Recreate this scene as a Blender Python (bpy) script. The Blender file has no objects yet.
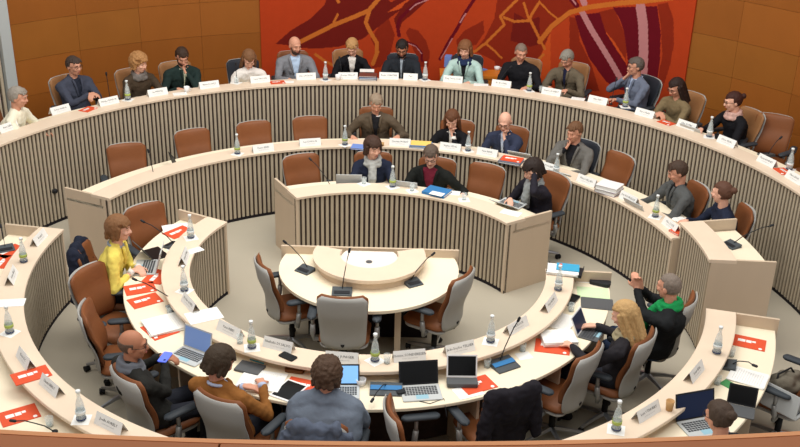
import bpy, bmesh, math, random
from mathutils import Vector, Matrix, Euler, noise
from mathutils.geometry import tessellate_polygon

C = bpy.context.scene.collection
R = math.radians
PI = math.pi

# ---------------------------------------------------------------- camera, world, lights, exposure
cam_d = bpy.data.cameras.new('camera'); cam = bpy.data.objects.new('camera', cam_d); C.objects.link(cam)
cam_d.sensor_width = 36; cam_d.lens = 36*1020.17/800; cam_d.clip_start = 0.05
_th, _ro = R(24.651), R(1.566)
_fw = Vector((0, math.cos(_th), -math.sin(_th))); _up = Vector((0, math.sin(_th), math.cos(_th))); _rt = Vector((1, 0, 0))
_r = _rt*math.cos(_ro)+_up*math.sin(_ro); _u = _up*math.cos(_ro)-_rt*math.sin(_ro)
cam.matrix_world = Matrix(((_r.x, _u.x, -_fw.x, 0.295), (_r.y, _u.y, -_fw.y, -8.941), (_r.z, _u.z, -_fw.z, 5.370), (0, 0, 0, 1)))
bpy.context.scene.camera = cam
w = bpy.data.worlds.new('world'); bpy.context.scene.world = w; w.use_nodes = True
w.node_tree.nodes['Background'].inputs[0].default_value = (0.97, 0.98, 1.0, 1)
w.node_tree.nodes['Background'].inputs[1].default_value = 0.50
def area(name, loc, target, sx, sy, energy, col=(1, .965, .90)):
    l = bpy.data.lights.new(name, 'AREA'); l.shape = 'RECTANGLE'; l.size = sx; l.size_y = sy; l.energy = energy; l.color = col
    o = bpy.data.objects.new(name, l); C.objects.link(o); o.location = loc
    o.rotation_euler = (Vector(target)-Vector(loc)).to_track_quat('-Z', 'Y').to_euler(); return o
area('overhead_area', (0, 0.5, 7.2), (0, 0.5, 0), 5, 4, 330)
area('overhead_area', (-4.2, -1.5, 7.0), (-2.5, 0, 0), 2.5, 4, 120)
area('overhead_area', (4.2, -1.5, 7.0), (2.5, 0, 0), 2.5, 4, 120)
area('overhead_area', (0, 2.2, 6.2), (0, 6.6, 1.6), 7, .8, 110)  # added fill that brightens the back wall, not one of the ceiling fixtures
area('overhead_area', (0, -5.5, 7.0), (0, -1, 0), 6, 1.5, 130)
vs = bpy.context.scene.view_settings
vs.view_transform = 'Standard'; vs.look = 'None'; vs.gamma = 1; vs.exposure = 0.0; vs.use_curve_mapping = False

# ---------------------------------------------------------------- materials
MC = {}
def srgb(c):
    return tuple(((x/255)/12.92 if x/255 <= .04045 else (((x/255)+.055)/1.055)**2.4) for x in c)
def mat(name, rgb, rough=.6, metal=0, var=.0, scale=8, spec=.3, stretch=(1, 1, 1), bump=0, trans=0, coat=0, alpha=1, emit=0, ior=1.45):
    if name in MC: return MC[name]
    m = bpy.data.materials.new(name); m.use_nodes = True; MC[name] = m
    nt = m.node_tree; b = nt.nodes['Principled BSDF']; c = srgb(rgb)
    b.inputs['Base Color'].default_value = (*c, 1); b.inputs['Roughness'].default_value = rough; b.inputs['Metallic'].default_value = metal
    b.inputs['Specular IOR Level'].default_value = spec; b.inputs['Coat Weight'].default_value = coat
    b.inputs['Transmission Weight'].default_value = trans; b.inputs['IOR'].default_value = ior; b.inputs['Alpha'].default_value = alpha
    if emit:
        b.inputs['Emission Color'].default_value = (*c, 1); b.inputs['Emission Strength'].default_value = emit
    tc = nt.nodes.new('ShaderNodeTexCoord'); mp = nt.nodes.new('ShaderNodeMapping'); n = nt.nodes.new('ShaderNodeTexNoise')
    mp.inputs['Scale'].default_value = stretch; n.inputs['Scale'].default_value = scale; n.inputs['Detail'].default_value = 4
    nt.links.new(tc.outputs['Object'], mp.inputs['Vector']); nt.links.new(mp.outputs['Vector'], n.inputs['Vector'])
    if var:
        mx = nt.nodes.new('ShaderNodeMix'); mx.data_type = 'RGBA'
        mx.inputs[6].default_value = (*[x*(1-var) for x in c], 1); mx.inputs[7].default_value = (*[min(1, x*(1+var)) for x in c], 1)
        nt.links.new(n.outputs['Fac'], mx.inputs[0]); nt.links.new(mx.outputs[2], b.inputs['Base Color'])
    if bump:
        bp = nt.nodes.new('ShaderNodeBump'); bp.inputs['Strength'].default_value = bump; bp.inputs['Distance'].default_value = .02
        nt.links.new(n.outputs['Fac'], bp.inputs['Height']); nt.links.new(bp.outputs['Normal'], b.inputs['Normal'])
    return m
M_ledge = mat('pale_maple_ledge', (224, 205, 182), .45, var=.06, scale=5, stretch=(1, 1, 8))
M_top = mat('cream_worktop', (240, 228, 202), .5, var=.03, scale=3)
M_endp = mat('pale_maple_panel', (203, 184, 160), .5, var=.05, scale=6, stretch=(1, 1, .2))
M_slat = mat('slat_maple', (182, 169, 147), .55, var=.08, scale=9)
M_gap = mat('slat_gap_dark', (68, 56, 52), .9, var=.5, scale=14)
M_kick = mat('dark_kick', (30, 25, 30), .8)
M_floor = mat('grey_linoleum', (178, 170, 153), .55, var=.07, scale=1.6, spec=.25)
M_wallA = mat('wall_wood_amber', (150, 88, 31), .55, var=.10, scale=3, stretch=(1, 1, .5))
M_wallB = mat('wall_wood_brown', (143, 83, 28), .55, var=.12, scale=3, stretch=(1, 1, .5))
M_wallC = mat('wall_wood_ochre', (147, 90, 32), .55, var=.10, scale=3)
M_seam = mat('wall_seam', (100, 58, 24), .8)
M_rail = mat('parapet_wood', (168, 98, 50), .5, var=.10, scale=3, stretch=(3, .4, 1))
M_railglint = mat('parapet_edge_highlight', (222, 150, 96), .45)  # lit edge line of the cap, painted in as a lighter tone
M_grey = mat('grey_pillar', (176, 182, 182), .5)
M_leather = mat('cognac_leather', (126, 76, 44), .5, var=.12, scale=7, bump=.12)
M_tan = mat('tan_leather', (150, 106, 68), .5, var=.08, scale=7, bump=.1)
M_black = mat('black_upholstery', (42, 46, 54), .7, var=.1)
M_shell = mat('grey_shell', (168, 168, 164), .5, var=.03)
M_rim = mat('light_shell_rim', (205, 200, 192), .45)
M_pad = mat('armrest_slate', (54, 60, 66), .55)
M_post = mat('armrest_metal', (150, 150, 148), .4, metal=.4)
M_chrome = mat('brushed_base', (170, 172, 176), .3, metal=.8)
M_caster = mat('caster_black', (26, 26, 28), .6)
M_white = mat('white_paper', (238, 238, 234), .7, var=.02)
M_card = mat('card_white', (232, 232, 228), .7)
M_cardin = mat('card_inside_brown', (150, 112, 92), .8)
M_ink = mat('ink', (70, 70, 72), .8)
M_inkpale = mat('ink_pale', (176, 176, 176), .8)
M_inklines = mat('ink_lines', (206, 206, 204), .8)
M_red = mat('orange_red_cover', (216, 84, 50), .55, var=.04)
M_glass = mat('clear_glass', (226, 236, 236), .06, spec=.6, alpha=.24)
M_water = mat('water', (206, 224, 232), .05, spec=.5, alpha=.18)
M_label = mat('label_green', (168, 184, 92), .6)
M_labelw = mat('label_white', (225, 230, 230), .6)
M_navy = mat('navy_print', (40, 50, 90), .6)
M_mic = mat('microphone_black', (34, 36, 40), .5)
M_micbox = mat('console_grey', (74, 80, 84), .5)
M_blue = mat('blue_panel', (52, 120, 176), .5)
M_silver = mat('laptop_silver', (192, 196, 196), .4)
M_keys = mat('keyboard_dark', (62, 64, 68), .5)
M_scrdark = mat('screen_dark', (16, 18, 20), .3)
M_scrblue = mat('screen_blue', (118, 146, 200), .4, emit=.25)
M_scrbright = mat('screen_bright_blue', (130, 185, 240), .4, emit=.7)
M_scrnavy = mat('screen_navy', (24, 36, 66), .3, emit=.15)
M_plast = mat('device_grey', (86, 88, 90), .5)
M_whiteplast = mat('white_plastic', (232, 232, 232), .4)
def cloth(name, rgb, var=.12): return mat('cloth_'+name, rgb, .85, var=var, scale=14, bump=.5, spec=.15)
def skin(rgb=(206, 150, 122)): return mat('skin_%d_%d' % (rgb[0], rgb[1]), rgb, .55, var=.05, scale=20)
def hairm(rgb): return mat('hair_%d_%d_%d' % rgb, rgb, .6, var=.35, scale=60, stretch=(3, 3, .6), bump=.4)

# ---------------------------------------------------------------- mesh helpers
class MB:
    def __init__(s): s.v = []; s.f = []; s.m = []
    def quadstrip(s, rings, mi=0, close=True, caps=True):
        n = len(rings[0]); b = len(s.v)
        for r in rings: s.v += [tuple(p) for p in r]
        for i in range(len(rings)-1):
            for j in range(n if close else n-1):
                k = (j+1) % n
                s.f.append((b+i*n+j, b+i*n+k, b+(i+1)*n+k, b+(i+1)*n+j)); s.m.append(mi)
        if caps:
            s.f.append(tuple(b+j for j in reversed(range(n)))); s.m.append(mi)
            s.f.append(tuple(b+(len(rings)-1)*n+j for j in range(n))); s.m.append(mi)
    def box(s, x0, x1, y0, y1, z0, z1, mi=0, rz=0, o=(0, 0), M=None):
        P = [(x0, y0), (x1, y0), (x1, y1), (x0, y1)]
        c, sn = math.cos(rz), math.sin(rz)
        rings = [[Vector((o[0]+x*c-y*sn, o[1]+x*sn+y*c, z)) for x, y in P] for z in (z0, z1)]
        if M is not None: rings = [[M @ p for p in r] for r in rings]
        s.quadstrip(rings, mi)
    def rbox(s, x0, x1, y0, y1, z0, z1, r, mi=0, M=None, n=4, e=None):
        # vertical prism with rounded corners and softened top and bottom edge
        e = min(r*.5, (z1-z0)*.4) if e is None else e
        def ring(ins, z):
            out = []
            for cx, cy, a0 in ((x1-r, y1-r, 0), (x0+r, y1-r, 90), (x0+r, y0+r, 180), (x1-r, y0+r, 270)):
                for k in range(n+1):
                    a = R(a0+90*k/n); out.append(Vector((cx+(r-ins)*math.cos(a), cy+(r-ins)*math.sin(a), z)))
            return out
        rings = [ring(e, z0), ring(0, z0+e), ring(0, z1-e), ring(e, z1)]
        if M is not None: rings = [[M @ p for p in q] for q in rings]
        s.quadstrip(rings, mi)
    def arc(s, r0, r1, z0, z1, a0, a1, step=2.0, mi=0, bev=0):
        n = max(1, int(abs(a1-a0)/step)); rings = []
        if bev: prof = [(r0, z0+bev), (r0+bev, z0), (r1-bev, z0), (r1, z0+bev), (r1, z1-bev), (r1-bev, z1), (r0+bev, z1), (r0, z1-bev)]
        else: prof = [(r0, z0), (r1, z0), (r1, z1), (r0, z1)]
        for i in range(n+1):
            a = R(a0+(a1-a0)*i/n); rings.append([Vector((r*math.cos(a), r*math.sin(a), z)) for r, z in prof])
        s.quadstrip(rings, mi)
    def lathe(s, prof, n=16, o=(0, 0, 0), mi=0, M=None):
        rings = [[Vector((o[0]+r*math.cos(2*PI*j/n), o[1]+r*math.sin(2*PI*j/n), o[2]+z)) for j in range(n)] for r, z in prof]
        if M is not None: rings = [[M @ p for p in q] for q in rings]
        s.quadstrip(rings, mi)
    def tube(s, pts, rad, n=8, mi=0):
        pts = [Vector(p) for p in pts]; rr = rad if isinstance(rad, (list, tuple)) else [rad]*len(pts); rings = []
        for i, p in enumerate(pts):
            d = (pts[min(i+1, len(pts)-1)]-pts[max(i-1, 0)]).normalized()
            up = Vector((0, 0, 1)) if abs(d.z) < .95 else Vector((0, 1, 0))
            x = d.cross(up).normalized(); y = x.cross(d)
            rings.append([p+(x*math.cos(2*PI*j/n)+y*math.sin(2*PI*j/n))*rr[i] for j in range(n)])
        s.quadstrip(rings, mi)
    def ell(s, c, r, n=14, m=10, mi=0, M=None):
        rings = []; c = Vector(c)
        for i in range(m+1):
            t = PI*(i+.0)/m; t = min(max(t, .02), PI-.02)
            rings.append([Vector((r[0]*math.sin(t)*math.cos(2*PI*j/n), r[1]*math.sin(t)*math.sin(2*PI*j/n), -r[2]*math.cos(t))) for j in range(n)])
        rings = [[(c+(M @ p if M is not None else p)) for p in q] for q in rings]
        s.quadstrip(rings, mi)
    def cap(s, p0, r0, p1, r1, n=10, mi=0):
        # tapered capsule
        p0 = Vector(p0); p1 = Vector(p1); d = (p1-p0)
        if d.length < 1e-6: return
        d.normalize(); up = Vector((0, 0, 1)) if abs(d.z) < .9 else Vector((0, 1, 0)); x = d.cross(up).normalized(); y = x.cross(d); rings = []
        for k in range(5):
            t = PI/2*(1-k/4)*.96; rings.append((p0-d*r0*math.sin(t), r0*math.cos(t)))
        for k in range(5):
            t = PI/2*(k/4)*.96; rings.append((p1+d*r1*math.sin(t), r1*math.cos(t)))
        s.quadstrip([[p+(x*math.cos(2*PI*j/n)+y*math.sin(2*PI*j/n))*r for j in range(n)] for p, r in rings], mi)
    def mesh(s, name, mats, smooth=False):
        me = bpy.data.meshes.new(name); me.from_pydata(s.v, [], s.f)
        for m in (mats if isinstance(mats, (list, tuple)) else [mats]): me.materials.append(m)
        for p, i in zip(me.polygons, s.m): p.material_index = i; p.use_smooth = smooth
        bm = bmesh.new(); bm.from_mesh(me); bmesh.ops.recalc_face_normals(bm, faces=bm.faces); bm.to_mesh(me); bm.free()
        return me
    def obj(s, name, mats, parent=None, smooth=False):
        return link(name, s.mesh(name, mats, smooth), parent)
def link(name, me, parent=None):
    o = bpy.data.objects.new(name, me); C.objects.link(o)
    if parent: o.parent = parent
    return o
def tag(o, label, cat, group=None):
    o['label'] = label; o['category'] = cat
    if group: o['group'] = group
    return o
def thing(name, loc, rz, label, cat, group=None):
    o = bpy.data.objects.new(name, None); C.objects.link(o); o.empty_display_size = .1
    o.location = loc; o.rotation_euler = (0, 0, rz); return tag(o, label, cat, group)
def structure(o): o['kind'] = 'structure'; return o
def dup(root, loc, rz, label, group=None):
    r = root.copy(); C.objects.link(r); r.location = loc; r.rotation_euler = (0, 0, rz); r['label'] = label
    if group: r['group'] = group
    for ch in list(root.children):
        c = ch.copy(); C.objects.link(c); c.parent = r
        for g in list(ch.children):
            d = g.copy(); C.objects.link(d); d.parent = c
    return r
def pol(r, a, z=0): return Vector((r*math.cos(R(a)), r*math.sin(R(a)), z))
def slats(mb, r, z0, z1, a0, a1, pitch=.057, wd=.031, dp=.018, mi=0):
    # vertical battens standing on the inner side of radius r
    n = int(R(abs(a1-a0))*r/pitch)
    for i in range(n):
        a = a0+(a1-a0)*(i+.5)/n
        mb.box(-dp, 0, -wd/2, wd/2, z0, z1, mi, R(a), pol(r, a)[:2])

# ---------------------------------------------------------------- structure
FB = .388      # raised floor of the outermost row
mb = MB(); mb.lathe([(13, -.05), (13, 0)], 96); structure(mb.obj('floor', M_floor))
mb = MB(); mb.arc(4.72, 6.62, 0.0, FB, 8, 164, 3); structure(mb.obj('floor_raised', M_floor))
mb = MB(); seams_z = [-.02, .48, .985, 1.49, 1.99, 2.53, 3.05, 3.6, 4.2]
rnd = random.Random(4)
mb.arc(6.63, 6.75, 0, 4.2, 4, 138.7, 2, mi=3)
acs = [130.2+7.8*k for k in range(0, 1)]
a = 130.2; edges = [138.7]
while a > 4: edges.append(a); a -= 7.85
edges.append(4)
for i in range(len(edges)-1):
    for j in range(len(seams_z)-1):
        mb.arc(6.60, 6.635, seams_z[j]+.002, seams_z[j+1]-.002, edges[i]-.015, edges[i+1]+.015, 1.3, mi=rnd.choice((0, 1, 2)))
structure(mb.obj('wall_back', [M_wallA, M_wallB, M_wallC, M_seam]))
mb = MB(); mb.arc(6.55, 6.72, FB-.02, 4.2, 138.7, 140.0, 1); structure(mb.obj('trim_1', M_grey))
mb = MB(); mb.arc(6.64, 6.72, .3, 4.2, 140.0, 164, 1, mi=1); slats(mb, 6.64, FB+.05, 4.2, 140.0, 164, .075, .04, .03); mb.arc(6.58, 6.64, FB, FB+.1, 140.0, 164, 1, mi=2)
structure(mb.obj('wall_left', [M_slat, M_gap, M_grey]))
# gallery parapet in the foreground: wooden cap, its edge highlight painted as a paler strip
mb = MB()
for a0, a1 in ((-170, -127.05), (-127, -90.0), (-89.97, -55), (-54.95, -10)):
    mb.arc(7.535, 7.86, 4.27, 4.31, a0, a1, .5, mi=0, bev=.004)
mb.arc(7.523, 7.534, 4.262, 4.308, -170, -10, .5, mi=1)
mb.arc(7.56, 7.60, 3.1, 4.27, -170, -10, 1, mi=0)
structure(mb.obj('trim_2', [M_rail, M_railglint]))

# ---------------------------------------------------------------- tapestry
def tapestry():
    r = 6.57; A0, A1, z0, z1 = 106.75, 49.7, .62, 3.2
    NA, NZ = 560, 226
    base, D, Mi, O, Pu, K, Br = 0, 1, 2, 3, 4, 5, 6
    ops = [
     ('p', D, [(104.84,1.315),(102.79,1.510),(100.10,1.690),(98.23,1.905),(97.43,2.150),(91.08,2.155),(89.45,1.950),(86.83,2.110),(87.84,1.860),(89.67,1.700),(91.00,1.570),(93.13,1.375),(96.37,1.250),(99.34,1.220),(101.50,1.240),(103.38,1.290)]),
     ('p', Mi, [(91.00,1.570),(89.67,1.700),(88.82,1.450),(89.31,1.165),(90.63,0.935),(92.00,0.900),(90.94,1.125),(92.05,1.380)]),
     ('p', Br, [(89.96,1.790),(88.38,1.920),(87.07,2.020),(86.79,1.960),(88.36,1.845)]),
     ('l', O, 24, [(101.49,1.335),(99.32,1.455),(97.17,1.580),(94.23,1.720),(92.37,1.815),(90.80,2.035)]),
     ('l', O, 14, [(97.04,1.625),(96.50,1.750)]), ('l', O, 16, [(96.37,1.940),(96.89,2.055)]),
     ('l', O, 22, [(92.36,1.785),(92.75,1.630),(92.06,1.475),(91.23,1.320),(91.16,1.160),(91.73,0.980)]),
     ('l', O, 16, [(99.48,1.130),(98.27,1.025),(96.92,0.945)]),
     ('p', Mi, [(86.94,1.570),(85.71,1.530),(84.58,1.380),(83.99,1.190),(84.19,0.965),(85.28,0.960),(86.45,1.275),(87.32,1.490)]),
     ('p', Mi, [(79.53,1.570),(77.05,1.750),(76.82,1.565),(77.80,1.370),(80.21,1.265),(80.54,1.405)]),
     ('p', D, [(88.99,1.700),(87.69,1.925),(86.13,2.085),(83.75,2.095),(86.33,1.805),(87.90,1.645),(88.39,1.455)]),
     ('p', Mi, [(75.30,2.190),(75.59,1.795),(76.79,1.470),(78.04,1.270),(75.25,1.140),(73.92,0.775),(67.39,0.870),(68.49,2.260)]),
     ('p', D, [(73.01,1.910),(71.08,1.810),(68.27,1.965),(67.94,1.545),(70.52,1.420),(73.26,1.480)]),
     ('p', Br, [(68.03,1.700),(68.65,1.445),(69.51,1.120),(70.12,0.825),(67.39,0.870)]),
     ('l', Pu, 20, [(84.54,2.060),(86.10,1.945),(87.13,1.835),(88.18,1.705),(88.47,1.580),(88.25,1.440)]),
     ('l', K, 7, [(84.52,2.015),(86.10,1.930),(86.87,1.850)]),
     ('l', Pu, 13, [(87.29,1.350),(85.92,1.290),(85.13,1.185),(85.04,1.055)]), ('l', K, 5, [(87.02,1.325),(85.92,1.280),(85.12,1.170)]),
     ('l', Pu, 18, [(78.17,2.105),(79.63,1.820),(80.48,1.595),(81.61,1.365),(82.59,1.105)]),
     ('l', K, 8, [(79.43,1.835),(80.13,1.695)]), ('l', K, 5, [(81.08,1.435),(82.47,1.110)]),
     ('l', O, 15, [(72.36,2.160),(74.83,1.830),(74.22,1.715),(74.96,1.615),(76.49,1.410),(78.02,1.255)]),
     ('l', O, 15, [(74.29,1.820),(72.92,1.775),(71.08,1.810),(70.15,2.035),(69.47,2.160)]),
     ('l', O, 13, [(71.82,2.060),(71.05,1.840)]), ('l', O, 16, [(70.94,1.845),(69.86,1.645),(68.62,1.415)]),
     ('l', O, 12, [(76.48,1.395),(75.32,1.300),(74.32,1.200)]), ('l', O, 14, [(68.71,1.325),(69.55,1.200)]),
     ('p', Mi, [(65.71,1.940),(64.64,1.925),(64.07,1.605),(62.17,1.270),(60.73,0.895),(64.47,0.825),(65.15,1.280)]),
     ('p', Mi, [(69.90,2.245),(64.68,2.310),(65.24,2.005),(67.90,1.700),(69.23,1.345)]),
     ('p', Mi, [(62.06,2.055),(60.04,2.145),(57.75,1.715),(57.71,1.385),(59.04,1.390),(60.71,1.720)]),
     ('p', Br, [(60.93,1.805),(59.60,1.680),(57.86,1.445),(57.60,1.330),(59.09,1.450),(60.50,1.665)]),
     ('p', Pu, [(65.05,1.965),(61.85,2.055),(60.75,1.780),(59.19,1.570),(57.34,1.335),(56.68,0.985),(58.62,0.970),(60.06,1.065),(62.52,1.355),(64.00,1.665)]),
     ('p', Pu, [(60.21,2.155),(54.54,2.265),(53.65,1.910),(53.26,1.510),(53.24,1.065),(56.99,0.975),(57.50,1.450),(58.42,1.850),(59.17,2.010)]),
     ('p', Mi, [(54.52,2.290),(53.28,2.340),(52.26,2.135),(51.74,1.775),(51.90,1.450),(52.49,1.080),(53.14,1.065),(53.10,1.630),(53.78,2.020)]),
     ('l', K, 32, [(64.10,2.025),(62.60,1.780),(61.07,1.565),(59.54,1.350),(57.92,1.110)]),
     ('l', K, 52, [(56.66,2.225),(56.05,1.980),(55.55,1.610),(55.21,1.170)]),
     ('l', K, 34, [(64.57,2.310),(63.95,2.160)]), ('l', Pu, 30, [(66.51,2.285),(64.92,2.115)]), ('l', K, 9, [(66.22,2.260),(65.04,2.130)]),
     ('l', O, 26, [(69.38,1.510),(67.94,1.760),(65.74,2.000),(63.21,2.115),(59.35,2.230),(56.35,2.305),(52.85,2.415)]),
     ('l', O, 10, [(69.79,2.105),(68.37,1.965),(66.95,1.865)]), ('l', O, 12, [(69.42,1.555),(68.61,1.415)]),
    ]
    k = R(1)*6.6
    for i, op in enumerate(ops): ops[i] = op[:-1]+([(-p[0]*k, p[1]) for p in op[-1]],)
    def inside(x, y, P):
        c = False; j = len(P)-1
        for i in range(len(P)):
            if (P[i][1] > y) != (P[j][1] > y) and x < (P[j][0]-P[i][0])*(y-P[i][1])/(P[j][1]-P[i][1])+P[i][0]: c = not c
            j = i
        return c
    def near(x, y, P, w):
        for (ax, ay), (bx, by) in zip(P, P[1:]):
            dx, dy = bx-ax, by-ay; t = max(0, min(1, ((x-ax)*dx+(y-ay)*dy)/(dx*dx+dy*dy+1e-9)))
            if (ax+t*dx-x)**2+(ay+t*dy-y)**2 < w*w: return True
        return False
    bb = [(min(p[0] for p in o[-1])-.3, max(p[0] for p in o[-1])+.3, min(p[1] for p in o[-1])-.3, max(p[1] for p in o[-1])+.3) for o in ops]
    mb = MB()
    for i in range(NA+1):
        for j in range(NZ+1): mb.v.append(tuple(pol(r, A0+(A1-A0)*i/NA, z0+(z1-z0)*j/NZ)))
    for i in range(NA):
        for j in range(NZ):
            x = -(A0+(A1-A0)*(i+.5)/NA)*k; y = z0+(z1-z0)*(j+.5)/NZ; c = 0
            for o, b in zip(reversed(ops), reversed(bb)):
                if not (b[0] < x < b[1] and b[2] < y < b[3]): continue
                if (o[0] == 'p' and inside(x, y, o[-1])) or (o[0] == 'l' and near(x, y, o[-1], o[2]/4.97/73/2)): c = o[1]; break
            b0 = i*(NZ+1)+j; mb.f.append((b0, b0+NZ+1, b0+NZ+2, b0+1)); mb.m.append(c)
    mb.arc(6.572, 6.597, z0, z1, A0, A1, 2, mi=0)
    cols = [(174, 62, 30), (108, 30, 24), (134, 42, 24), (190, 104, 42), (100, 20, 30), (182, 122, 122), (192, 78, 34)]
    o = mb.obj('wall_tapestry', [mat('wool_%d' % i, c, .95, var=.08, scale=9, spec=.05) for i, c in enumerate(cols)])
    tag(o, 'huge orange red tapestry with dark leaf and ribbon shapes on the curved wood wall', 'tapestry')
tapestry()

# ---------------------------------------------------------------- desks
def desk(label, rr, dz, a0, a1, zl=.86, zw=.745, ledge_w=.265, outer=.62, ends=(True, True), kick=0.0, supports=(), opened=False):
    t = thing('curved_desk', (0, 0, 0), 0, label, 'desk')
    m = MB(); m.arc(rr, rr+ledge_w, dz+zl-.032, dz+zl, a0, a1, 1.5, bev=.004); m.obj('ledge', M_ledge, t)
    m = MB(); m.arc(rr+.10, rr+outer, dz+zw-.03, dz+zw, a0, a1, 1.5, bev=.004); m.obj('worktop', M_top, t)
    m = MB(); m.arc(rr+.035, rr+.06, 0.0, dz+zl-.033, a0, a1, 1.5, mi=1); slats(m, rr+.036, .04, dz+zl-.033, a0, a1)
    m.arc(rr+.02, rr+.034, 0, .035, a0, a1, 1.5, mi=2)
    m.obj('slatted_front', [M_slat, M_gap, M_kick], t)
    m = MB(); m.arc(rr+.12, rr+.14, dz+zw, dz+zl-.033, a0, a1, 1.5); m.obj('riser', M_endp, t)
    for k, a in enumerate((a0, a1)):
        if not ends[k]: continue
        s = 1 if k == 0 else -1
        da = math.degrees(.028/rr)*s
        m = MB(); M = Matrix.Translation(pol(rr, a)) @ Matrix.Rotation(R(a), 4, 'Z')
        m.box(0.012, outer+.02, (-.028 if k else 0), (0 if k else .028), dz if dz else 0, dz+zl-.033, 0, M=M)
        m.box(ledge_w+.003, outer+.02, (-.028 if k else 0), (0 if k else .028), dz+zl-.033, dz+zl, 0, M=M)
        m.obj('end_panel', M_endp, t)
    for a in supports:
        m = MB(); M = Matrix.Translation(pol(rr, a)) @ Matrix.Rotation(R(a), 4, 'Z')
        m.box(.08, outer-.06, -.012, .012, dz, dz+zw-.031, 0, M=M); m.obj('support_panel', M_endp, t)
    return t
desk('inner ring desk curving round the bottom of the pit with pale ledge and cream worktop', 1.725, 0, 152, 357.5, supports=(180, 205, 228, 248, 271, 295, 318, 340))
desk('short curved slatted desk in the centre facing the pit', 1.73, 0, 34, 120.0)
desk('outer lower ring desk running from the left edge under the wooden parapet to the right', 3.2, 0, 170.6, 345.9, supports=(190, 210, 230, 250, 270, 290, 310, 330))
desk('middle tier curved slatted desk behind the centre desk', 3.2, 0, 12.4, 155.3, supports=(30, 50, 80, 110, 140), ends=(False, True))
desk('tall outermost curved slatted desk along the wooden wall', 4.656, FB, 8, 160, zl=.86, zw=.745, outer=.61, supports=(30, 60, 90, 120), ends=(False, False))
# lectern rising from the right end of the middle desk
t = thing('lectern', (0, 0, 0), 0, 'raised pale wood lectern with slatted front at the right end of the middle desk', 'lectern')
m = MB(); m.arc(3.285, 3.55, .995, 1.03, -2.1, 13.0, 1.2, bev=.004); m.obj('ledge', M_ledge, t)
m = MB(); m.arc(3.312, 3.33, 0, .995, -2.0, 13.0, 1.2, mi=1); slats(m, 3.313, .04, .995, -2.0, 13.0); m.arc(3.33, 3.345, .02, .995, -2.0, 13.0, 1.2, mi=0); m.obj('slatted_front', [M_slat, M_gap], t)
m = MB(); m.arc(3.40, 3.92, .88, .91, -1.5, 12.3, 1.2); m.obj('worktop', M_top, t)
for a, s, r1, zb in ((-2.1, 0, 3.93, 0), (13.0, -.028, 3.93, .74)):
    m = MB(); M = Matrix.Translation(pol(3.29, a)) @ Matrix.Rotation(R(a), 4, 'Z'); m.box(.02, r1-3.29, s, s+.028, zb, .995, M=M); m.box(.262, r1-3.29, s, s+.028, .995, 1.03, M=M); m.obj('end_panel', M_endp, t)

m = MB(); M = Matrix.Rotation(R(12.4), 4, 'Z'); m.box(3.215, 3.40, -.01, .012, 0, .86, M=M); m.obj('filler_panel', M_endp, t)
# table in the pit
t = thing('pit_table', (0, .08, 0), 0, 'half round cream table in the middle of the pit with raised horseshoe ledge', 'table')
def half(r, z0, z1, y1, n=40, cx=0, cy=0, mi=0, mbx=None, bev=0):
    pts = []
    a0 = math.asin(max(-1, min(1, (y1-cy)/r)))
    for i in range(n+1):
        a = PI-a0+(PI+2*a0)*i/n; pts.append((cx+r*math.cos(a), cy+r*math.sin(a)))
    b = len(mbx.v)
    mbx.quadstrip([[Vector((x, y, z)) for x, y in pts] for z in (z0, z1)], mi)
m = MB(); half(.89, .715, .745, .32, mbx=m); m.obj('worktop', M_top, t)
m = MB()  # horseshoe ledge
ring = []
for i in range(41):
    a = PI-.32+(PI+.64)*i/40; ri, ro = .29, .56
    yo = .04
    ring.append([Vector((r_*math.cos(a), yo+r_*math.sin(a), z_)) for r_, z_ in ((ri, .83), (ro, .83), (ro, .865), (ri, .865))])
m.quadstrip(ring); m.obj('horseshoe_ledge', M_ledge, t)
m = MB()
ring = []
for i in range(41):
    a = PI-.32+(PI+.64)*i/40
    ring.append([Vector((r_*math.cos(a), .04+r_*math.sin(a), z_)) for r_, z_ in ((.50, .745), (.52, .745), (.52, .83), (.50, .83))])
m.quadstrip(ring); m.obj('riser', M_endp, t)
m = MB(); half(.285, .80, .822, .2, cy=.04, mbx=m); m.obj('inner_shelf', mat('pale_shelf', (236, 226, 216), .5), t)
m = MB(); m.lathe([(.032, .823), (.032, .828), (.01, .828)], 16, (0.0, -.04, 0)); m.obj('cable_grommet', M_plast, t)
for s in (-1, 1):
    m = MB(); m.box(min(s*.9, s*.5), max(s*.9, s*.5), .25, .278, 0, .83); m.obj('back_panel', M_endp, t)
m = MB(); m.box(-.5, .5, .25, .278, 0, .83); m.obj('back_panel', M_endp, t)
m = MB(); m.box(.27, .33, -.55, .2, 0, .713); m.obj('support_panel', M_endp, t)
m = MB(); m.box(-.33, -.27, -.5, .2, 0, .713); m.obj('support_panel', M_endp, t)
m = MB(); m.box(-.6, .6, -.12, -.1, .02, .713); m.obj('modesty_panel', M_kick, t)

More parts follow.
